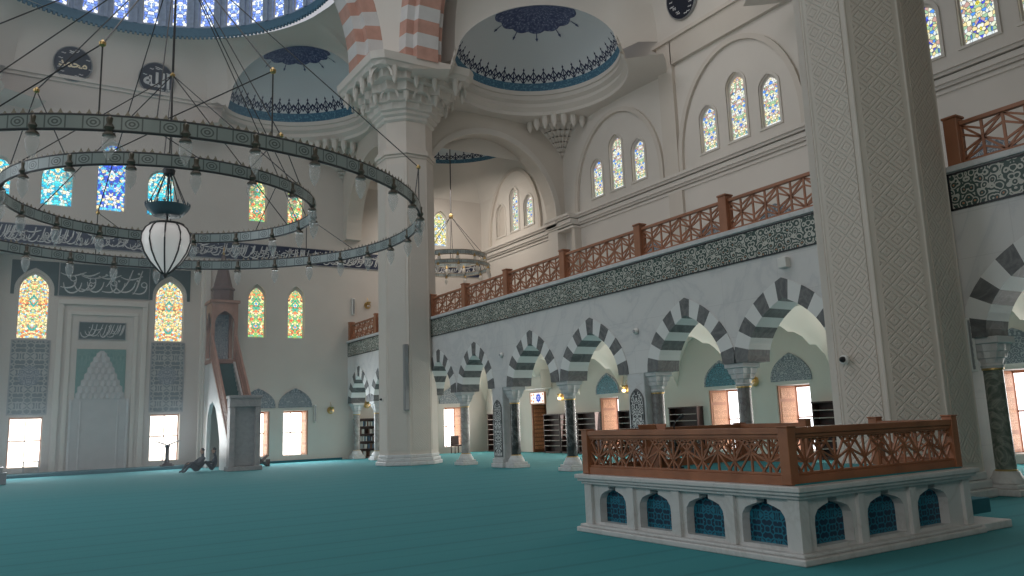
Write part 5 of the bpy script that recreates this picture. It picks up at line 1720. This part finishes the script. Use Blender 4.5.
for s_ in (1, -1):
    mb = MB(); mb.bar((-0.28*s_, 0, 0), (0.28*s_, 0, 0.5), 0.28, 0.025, (0, 0, 1)); mb.build('leaf', M['wood_dark'], root)
    mb = MB(); mb.box(-0.3*s_-0.03, -0.16, 0, -0.3*s_+0.03, 0.16, 0.32); mb.build('leg', M['wood_dark'], root)
root = empty('low_table', (0.95, 40.95, 0.13), 0, 'small white framed low table under the left recess window', 'table')
mb = MB(); mb.box(-0.30, -0.15, 0.46, 0.30, 0.15, 0.50); mb.build('top', M['steel'], root)
for x in (-0.28, 0.28):
    mb = MB(); mb.box(x-0.02, -0.13, 0, x+0.02, 0.13, 0.46); mb.build('leg', M['steel'], root)
root = empty('armchair', (20.95, 39.3, 0), 0, 'dark chair standing in front of the corner window', 'chair')
mb = MB(); mb.box(-0.25, -0.25, 0.38, 0.25, 0.25, 0.46); mb.build('seat', M['wood_dark'], root, bevel=0.02)
mb = MB(); mb.box(-0.25, 0.2, 0.46, 0.25, 0.26, 0.95); mb.build('backrest', M['wood_dark'], root, bevel=0.02)
for sx in (-1, 1):
    for sy in (-1, 1):
        mb = MB(); mb.box(sx*0.22-0.02, sy*0.22-0.02, 0, sx*0.22+0.02, sy*0.22+0.02, 0.38); mb.build('leg', M['wood_dark'], root)

# ---- people sitting at the foot of the minbar
def skin_body(name, verts, edges, mat, parent, sub=2):
    me = bpy.data.meshes.new(name)
    me.from_pydata([v[0] for v in verts], edges, [])
    me.materials.append(mat)
    o = bpy.data.objects.new(name, me); COL.objects.link(o); o.parent = parent
    sk = o.modifiers.new('skin', 'SKIN')
    for i, v in enumerate(verts):
        sv = me.skin_vertices[0].data[i]
        sv.radius = v[1] if isinstance(v[1], tuple) else (v[1], v[1])
        sv.use_root = (i == 0)
    sk.use_smooth_shade = True
    ss = o.modifiers.new('sub', 'SUBSURF'); ss.levels = sub; ss.render_levels = sub
    return o
def sitter(loc, rz, label, cloth, lean=0.0, knees=True):
    root = empty('person', loc, rz, label, 'person', 'people sitting by the minbar')
    # faces -Y; pelvis on the floor
    V = [((0, 0, 0.13), (0.17, 0.13)), ((0, 0.03+lean*0.2, 0.32), (0.15, 0.11)), ((0, 0.05+lean*0.5, 0.50), (0.18, 0.12)), ((0, 0.03+lean*0.7, 0.60), (0.07, 0.06)), ((0, 0.0+lean*0.8, 0.70), (0.05, 0.05)),
         ((0, -0.02+lean*0.8, 0.80), (0.075, 0.095)), ((0, -0.015+lean*0.8, 0.88), (0.06, 0.075)),
         ((0.17, 0.03+lean*0.6, 0.55), 0.06), ((0.24, -0.08, 0.36), 0.045), ((0.16, -0.26, 0.38), 0.035), ((0.11, -0.33, 0.38), 0.028),
         ((-0.17, 0.03+lean*0.6, 0.55), 0.06), ((-0.24, -0.08, 0.36), 0.045), ((-0.16, -0.26, 0.38), 0.035), ((-0.11, -0.33, 0.38), 0.028),
         ((0.11, -0.06, 0.12), 0.09), ((0.17, -0.36, 0.42 if knees else 0.12), 0.065), ((0.14, -0.62, 0.08), 0.045), ((0.14, -0.76, 0.05), 0.035),
         ((-0.11, -0.06, 0.12), 0.09), ((-0.17, -0.36, 0.40 if knees else 0.12), 0.065), ((-0.14, -0.60, 0.08), 0.045), ((-0.14, -0.74, 0.05), 0.035)]
    Ed = [(0, 1), (1, 2), (2, 3), (3, 4), (4, 5), (5, 6), (2, 7), (7, 8), (8, 9), (9, 10), (2, 11), (11, 12), (12, 13), (13, 14), (0, 15), (15, 16), (16, 17), (17, 18), (0, 19), (19, 20), (20, 21), (21, 22)]
    skin_body('body', V, Ed, cloth, root)
    # head, face, hair
    hz, hy = 0.84, -0.03+lean*0.8
    mb = MB(); mb.lathe([(0.03, -0.12), (0.06, -0.10), (0.076, -0.04), (0.082, 0.02), (0.07, 0.08), (0.03, 0.115)], 14, (0, hy, hz))
    mb.box(-0.012, hy-0.105, hz-0.035, 0.012, hy-0.07, hz+0.01)
    for s_ in (-1, 1): mb.box(s_*0.085-0.012, hy-0.02, hz-0.03, s_*0.085+0.012, hy+0.02, hz+0.025)
    mb.build('head', M['skin'], root, smooth=True)
    mb = MB(); mb.lathe([(0.088, 0.01), (0.088, 0.06), (0.06, 0.11), (0.02, 0.13)], 14, (0, hy+0.015, hz)); mb.build('hair', M['hair'], root, smooth=True)
    for s_ in (-1, 1):
        hx, hy2, hz2 = s_*0.09, -0.35, 0.37
        mb = MB(); mb.tube([(hx+s_*0.02, hy2+0.03, hz2), (hx, hy2-0.03, hz2)], [0.028, 0.03], 8)
        for f in range(4): mb.tube([(hx-0.024+f*0.016, hy2-0.03, hz2), (hx-0.024+f*0.016, hy2-0.075, hz2-0.01), (hx-0.024+f*0.016, hy2-0.09, hz2-0.04)], [0.009, 0.008, 0.006], 6)
        mb.tube([(hx-s_*0.02, hy2, hz2), (hx-s_*0.05, hy2-0.03, hz2-0.01)], [0.010, 0.007], 6)
        mb.build('hand', M['skin'], root, smooth=True)
    return root
sitter((7.45, 35.6, 0), -PI*0.55, 'person in dark clothes sitting upright against the side of the minbar', M['cloth_dark'])
sitter((6.75, 35.35, 0), -PI*0.40, 'person in grey clothes reclining on the carpet left of the minbar, knees drawn up', M['cloth_grey'], 0.25)

# ---- chandelier
CX, CY = 2.86, 20.2
CX = 2.98
root = empty('ring_chandelier', (CX, CY, 0), 0, 'huge double ring chandelier with glass drop lamps and a central globe, upper left', 'chandelier')
def band(R, z1, h, npan, nlamp, ph, zt=0.0):
    mb = MB(); n = 128
    for k in range(n):
        a0, a1 = 2*PI*k/n, 2*PI*(k+1)/n
        for r in (R-0.02, R+0.02):
            u0, u1 = npan*k/n, npan*(k+1)/n
            mb.face(((r*math.cos(a0), r*math.sin(a0), z1-h), (r*math.cos(a1), r*math.sin(a1), z1-h), (r*math.cos(a1), r*math.sin(a1), z1), (r*math.cos(a0), r*math.sin(a0), z1)),
                    ((u0, 0), (u1, 0), (u1, 1), (u0, 1)))
    mb.build('glass_band', M['ringband'], root, recalc=False)
    for zz, rr in ((z1, 0.026), (z1-h, 0.026)):
        mb = MB(); mb.tube([(R*math.cos(2*PI*k/n), R*math.sin(2*PI*k/n), zz) for k in range(n+1)], rr, 6, cap=False)
        mb.build('ring_rail', M['cable'], root, smooth=True)
    mb = MB()       # cast crest
    nc = npan*4
    for k in range(nc):
        a = 2*PI*(k+0.5)/nc; da = 2*PI/nc*0.42
        hgt = 0.11 if k % 4 in (1, 2) else 0.07
        g = lambda aa, z, r=R: (r*math.cos(aa), r*math.sin(aa), z)
        mb.face((g(a-da, z1), g(a-da*0.35, z1+hgt*0.55), g(a, z1+hgt), g(a+da*0.35, z1+hgt*0.55), g(a+da, z1)))
        mb.face((g(a-da, z1, R+.012), g(a-da*0.35, z1+hgt*0.55, R+.012), g(a, z1+hgt, R+.012), g(a+da*0.35, z1+hgt*0.55, R+.012), g(a+da, z1, R+.012))[::-1])
    mb.build('crest', M['crest'], root, weld=False)
    for k in range(nlamp):
        a = ph+2*PI*k/nlamp
        zl = z1-h
        mb = MB(); c = (R*math.cos(a), R*math.sin(a), zl)
        mb.lathe([(0.02, 0.26), (0.06, 0.22), (0.05, 0.12), (0.09, 0.05), (0.05, -0.02), (0.10, -0.06), (0.11, -0.10), (0.03, -0.11)], 10, c)
        h_ = mb.build('lamp_holder', M['crest2'], root, smooth=True)
        mb = MB(); mb.lathe([(0.06, -0.09), (0.105, -0.16), (0.115, -0.24), (0.09, -0.36), (0.045, -0.46), (0.012, -0.52)], 12, c)
        g_ = mb.build('glass_drop', M['lamp_glass'], h_, smooth=True)
M['crest2'] = mk_plain('brass_lamp_holder', (0.14, 0.125, 0.10), 0.35, metal=0.4)
band(6.10, 6.95, 0.26, 128//2, 32, math.radians(-96.1))
band(3.48, 7.20, 0.25, 36, 18, math.radians(-90))
mb = MB()
HUB = Vector((0, 0, 13.8)); H2 = Vector((0, 0, 10.44))
def cab(a, b, r=0.015): mb.tube([a, b], r, 5)
K = lambda R, deg, z: Vector((R*math.cos(math.radians(deg)), R*math.sin(math.radians(deg)), z))
knots = []
for deg in (-109, -82, -20, 40, 100, 160, -160):
    k = K(6.10, deg, 8.25); knots.append(k)
    cab(HUB, k)
    cab(k, K(6.10, deg, 6.95)); cab(k, K(6.10, deg-17, 6.98), 0.012)
for deg, z in ((-57, 8.2), (-103, 7.7), (-146, 8.7), (26, 8.6)):
    k = K(3.48, deg, z); knots.append(k)
    cab(HUB, k, 0.014); cab(k, K(3.48, deg-14, 7.2), 0.012); cab(k, K(3.48, deg+14, 7.2), 0.012)
for k in range(6): cab(H2, K(3.48, -100+60*k, 7.2), 0.013)
cab((0, 0, 22), H2, 0.03); cab(H2, (0, 0, 7.9), 0.02)
mb.build('suspension_cables', M['cable'], root, weld=False)
for k in knots+[H2]:
    mb = MB(); mb.lathe([(0.02, -0.06), (0.055, -0.03), (0.06, 0.02), (0.03, 0.05), (0.02, 0.07)], 10, tuple(k))
    mb.build('cable_knot', M['gold'], root, smooth=True)
# central globe
gl = -0.0
mb = MB(); prof = [(0.05, 5.38), (0.15, 5.46), (0.34, 5.66), (0.48, 5.88), (0.56, 6.13), (0.55, 6.32), (0.47, 6.48), (0.36, 6.57)]
mb.lathe(prof, 24); globe = mb.build('globe', M['globe_glass'], root, smooth=True)
mb = MB()
for k in range(10):
    a = 2*PI*k/10+0.1
    mb.tube([((r+0.012)*math.cos(a), (r+0.012)*math.sin(a), z) for r, z in prof], 0.02, 5)
mb.lathe([(0.36, 6.55), (0.40, 6.57), (0.40, 6.60), (0.34, 6.62)], 24); mb.lathe([(0.02, 5.28), (0.06, 5.35), (0.05, 5.41)], 10)
mb.build('globe_ribs', M['cable'], globe, smooth=True)
mb = MB(); mb.lathe([(0.28, 6.80), (0.32, 6.81), (0.46, 6.95), (0.51, 7.04), (0.49, 7.05), (0.28, 6.90)], 28)
for k in range(20):
    a = 2*PI*k/20; mb.lathe([(0.012, 0), (0.025, 0.04), (0.004, 0.10)], 6, (0.50*math.cos(a), 0.50*math.sin(a), 7.04))
mb.build('canopy_dish', M['dish'], root, smooth=True)
mb = MB()
for k in range(8):
    a = 2*PI*k/8; mb.tube([(0.08*math.cos(a), 0.08*math.sin(a), 7.92), (0.46*math.cos(a), 0.46*math.sin(a), 7.02)], 0.012, 5)
mb.tube([(0, 0, 6.58), (0, 0, 8.0)], 0.022, 6); mb.lathe([(0.05, 7.80), (0.13, 7.86), (0.15, 7.96), (0.06, 8.08)], 12)
mb.build('hanger_rods', M['cable'], root, smooth=True)

# small chandelier in the far corner bay
root = empty('ring_chandelier', (19.0, 35.7, 0), 0, 'small two ring chandelier hanging in the far corner bay beside the distant pillar', 'chandelier')
def sband(R, z1, h, nl):
    mb = MB(); n = 48
    for k in range(n):
        a0, a1 = 2*PI*k/n, 2*PI*(k+1)/n
        u0, u1 = 18*k/n, 18*(k+1)/n
        for r in (R-0.015, R+0.015):
            mb.face(((r*math.cos(a0), r*math.sin(a0), z1-h), (r*math.cos(a1), r*math.sin(a1), z1-h), (r*math.cos(a1), r*math.sin(a1), z1), (r*math.cos(a0), r*math.sin(a0), z1)), ((u0, 0), (u1, 0), (u1, 1), (u0, 1)))
    mb.build('glass_band', M['ringband'], root, recalc=False)
    mb = MB()
    for zz in (z1, z1-h): mb.tube([(R*math.cos(2*PI*k/n), R*math.sin(2*PI*k/n), zz) for k in range(n+1)], 0.03, 6, cap=False)
    mb.build('ring_rail', M['crest'], root, smooth=True)
    for k in range(nl):
        a = 2*PI*k/nl+0.2
        c = (R*math.cos(a), R*math.sin(a), z1-h)
        mb = MB(); mb.lathe([(0.02, 0.1), (0.05, 0.0), (0.08, -0.06), (0.03, -0.1)], 8, c); hh = mb.build('lamp_holder', M['gold'], root, smooth=True)
        mb = MB(); mb.lathe([(0.05, -0.09), (0.10, -0.18), (0.09, -0.3), (0.02, -0.42)], 10, c); mb.build('glass_drop', M['drop_white'], hh, smooth=True)
M['drop_white'] = mk_plain('pale_glass_drop', (0.7, 0.66, 0.6), 0.3)
sband(1.78, 10.15, 0.22, 12)
sband(1.95, 9.62, 0.18, 12)
mb = MB()
for k in range(6):
    a = 2*PI*k/6
    mb.tube([(0, 0, 12.3), (1.78*math.cos(a), 1.78*math.sin(a), 10.15)], 0.015, 5)
    mb.tube([(1.78*math.cos(a), 1.78*math.sin(a), 10.0), (1.95*math.cos(a), 1.95*math.sin(a), 9.6)], 0.015, 5)
mb.tube([(0, 0, 12.3), (0.2, 0.3, 18.42)], 0.03, 6)
mb.build('suspension_cables', M['cable'], root, weld=False)
mb = MB(); mb.lathe([(0.03, 12.15), (0.12, 12.25), (0.12, 12.35), (0.03, 12.45)], 10); mb.build('cable_knot', M['gold'], root, smooth=True)

# ---- calligraphy medallions
def text_mesh(txt, size):
    cu = bpy.data.curves.new('t', 'FONT'); cu.body = txt; cu.size = size; cu.extrude = 0.012; cu.offset = 0.022
    cu.align_x = 'CENTER'; cu.align_y = 'CENTER'; cu.resolution_u = 3
    o = bpy.data.objects.new('t', cu); COL.objects.link(o)
    dg = bpy.context.evaluated_depsgraph_get()
    me = bpy.data.meshes.new_from_object(o.evaluated_get(dg))
    bpy.data.objects.remove(o)
    return me
def medallion(px_dir, loc, R, nrm, label, txt, fillc):
    root = empty('round_medallion', loc, 0, label, 'medallion', 'round calligraphy medallions')
    n = Vector(nrm).normalized()
    q = n.to_track_quat('Z', 'Y')
    up = Vector((0, 0, 1)); x = up.cross(n).normalized(); y = n.cross(x)
    Mx = Matrix((x, y, n)).transposed().to_4x4()
    mb = MB(); mb.lathe([(R, -0.10), (R, 0.0), (R*0.97, 0.03), (0.001, 0.03)], 48); mb.v = [tuple(Mx @ Vector(v)) for v in mb.v]
    mb.build('disc', M['navy_black'], root)
    mb = MB(); mb.lathe([(R*0.97, 0.02), (R*1.0, 0.055), (R*1.04, 0.02), (R*1.04, -0.1)], 48); mb.v = [tuple(Mx @ Vector(v)) for v in mb.v]
    mb.build('rim', M['steel'], root, smooth=True)
    me = text_mesh(txt, R*1.15)
    # centre and scale the lettering to the disc
    xs = [v.co.x for v in me.vertices]; ys = [v.co.y for v in me.vertices]
    if xs:
        cx, cy = (min(xs)+max(xs))/2, (min(ys)+max(ys))/2
        sc = min(1.5*R/(max(xs)-min(xs)+1e-6), 1.15*R/(max(ys)-min(ys)+1e-6))
        for v in me.vertices:
            v.co = Mx @ Vector(((v.co.x-cx)*sc, (v.co.y-cy)*sc-0.05*R, v.co.z+0.05))
        me.materials.append(fillc)
        o = bpy.data.objects.new('lettering', me); COL.objects.link(o); o.parent = root
    mb = MB()
    rr = random.Random(len(label))
    for k in range(16):
        a = rr.uniform(0, 2*PI); r = R*rr.uniform(0.62, 0.86)
        c = (r*math.cos(a), r*math.sin(a))
        ribbon(mb, bez(c, (c[0]+0.1*R, c[1]+0.08*R), (c[0]+0.14*R, c[1]-0.1*R), (c[0]+0.22*R, c[1]+0.02*R), 4), lambda t: 0.035, lambda u, v, d=0.0: Mx @ Vector((u, v, 0.05-d)), 0.0, 0.01)
    mb.build('small_script', M['script_white'], root, weld=False)
M['navy_black'] = mk_plain('black_blue_disc', (0.012, 0.016, 0.03), 0.35)
medallion(None, (1.57, 39.72, 18.62), 0.78, (0, -1, -0.2), 'black round medallion with cream calligraphy, left one of the pair under the dome', '\uFEAA\uFEE4\uFEA4\uFEE3', M['script_gold'])
medallion(None, (5.14, 39.72, 18.62), 0.78, (0, -1, -0.2), 'black round medallion with white calligraphy behind the chandelier cables', '\uFEEA\uFEE0\uFEDF\uFE8D', M['script_white'])
medallion(None, (23.05, 22.25, 18.95), 0.80, (-1, 0, -0.2), 'black round medallion cut by the top edge, high on the right wall', '', M['script_gold'])

# ---- sunlit haze hanging in the bay in front of the qibla wall
t = NT('haze')
v = t.n('ShaderNodeVolumeScatter')
v.inputs['Color'].default_value = (0.72, 0.86, 1.0, 1)
v.inputs['Density'].default_value = 0.014
v.inputs['Anisotropy'].default_value = 0.2
t.t.nodes.remove(t.b); t.link(v.outputs[0], t.out.inputs['Volume'])
mb = MB(); mb.box(-13.5, 24, 0.05, 7.6, 39.5, 16)
hz = mb.build('haze', t.mat)
tag(hz, 'faint bluish sunlit haze in front of the mihrab wall', 'haze', kind='stuff')
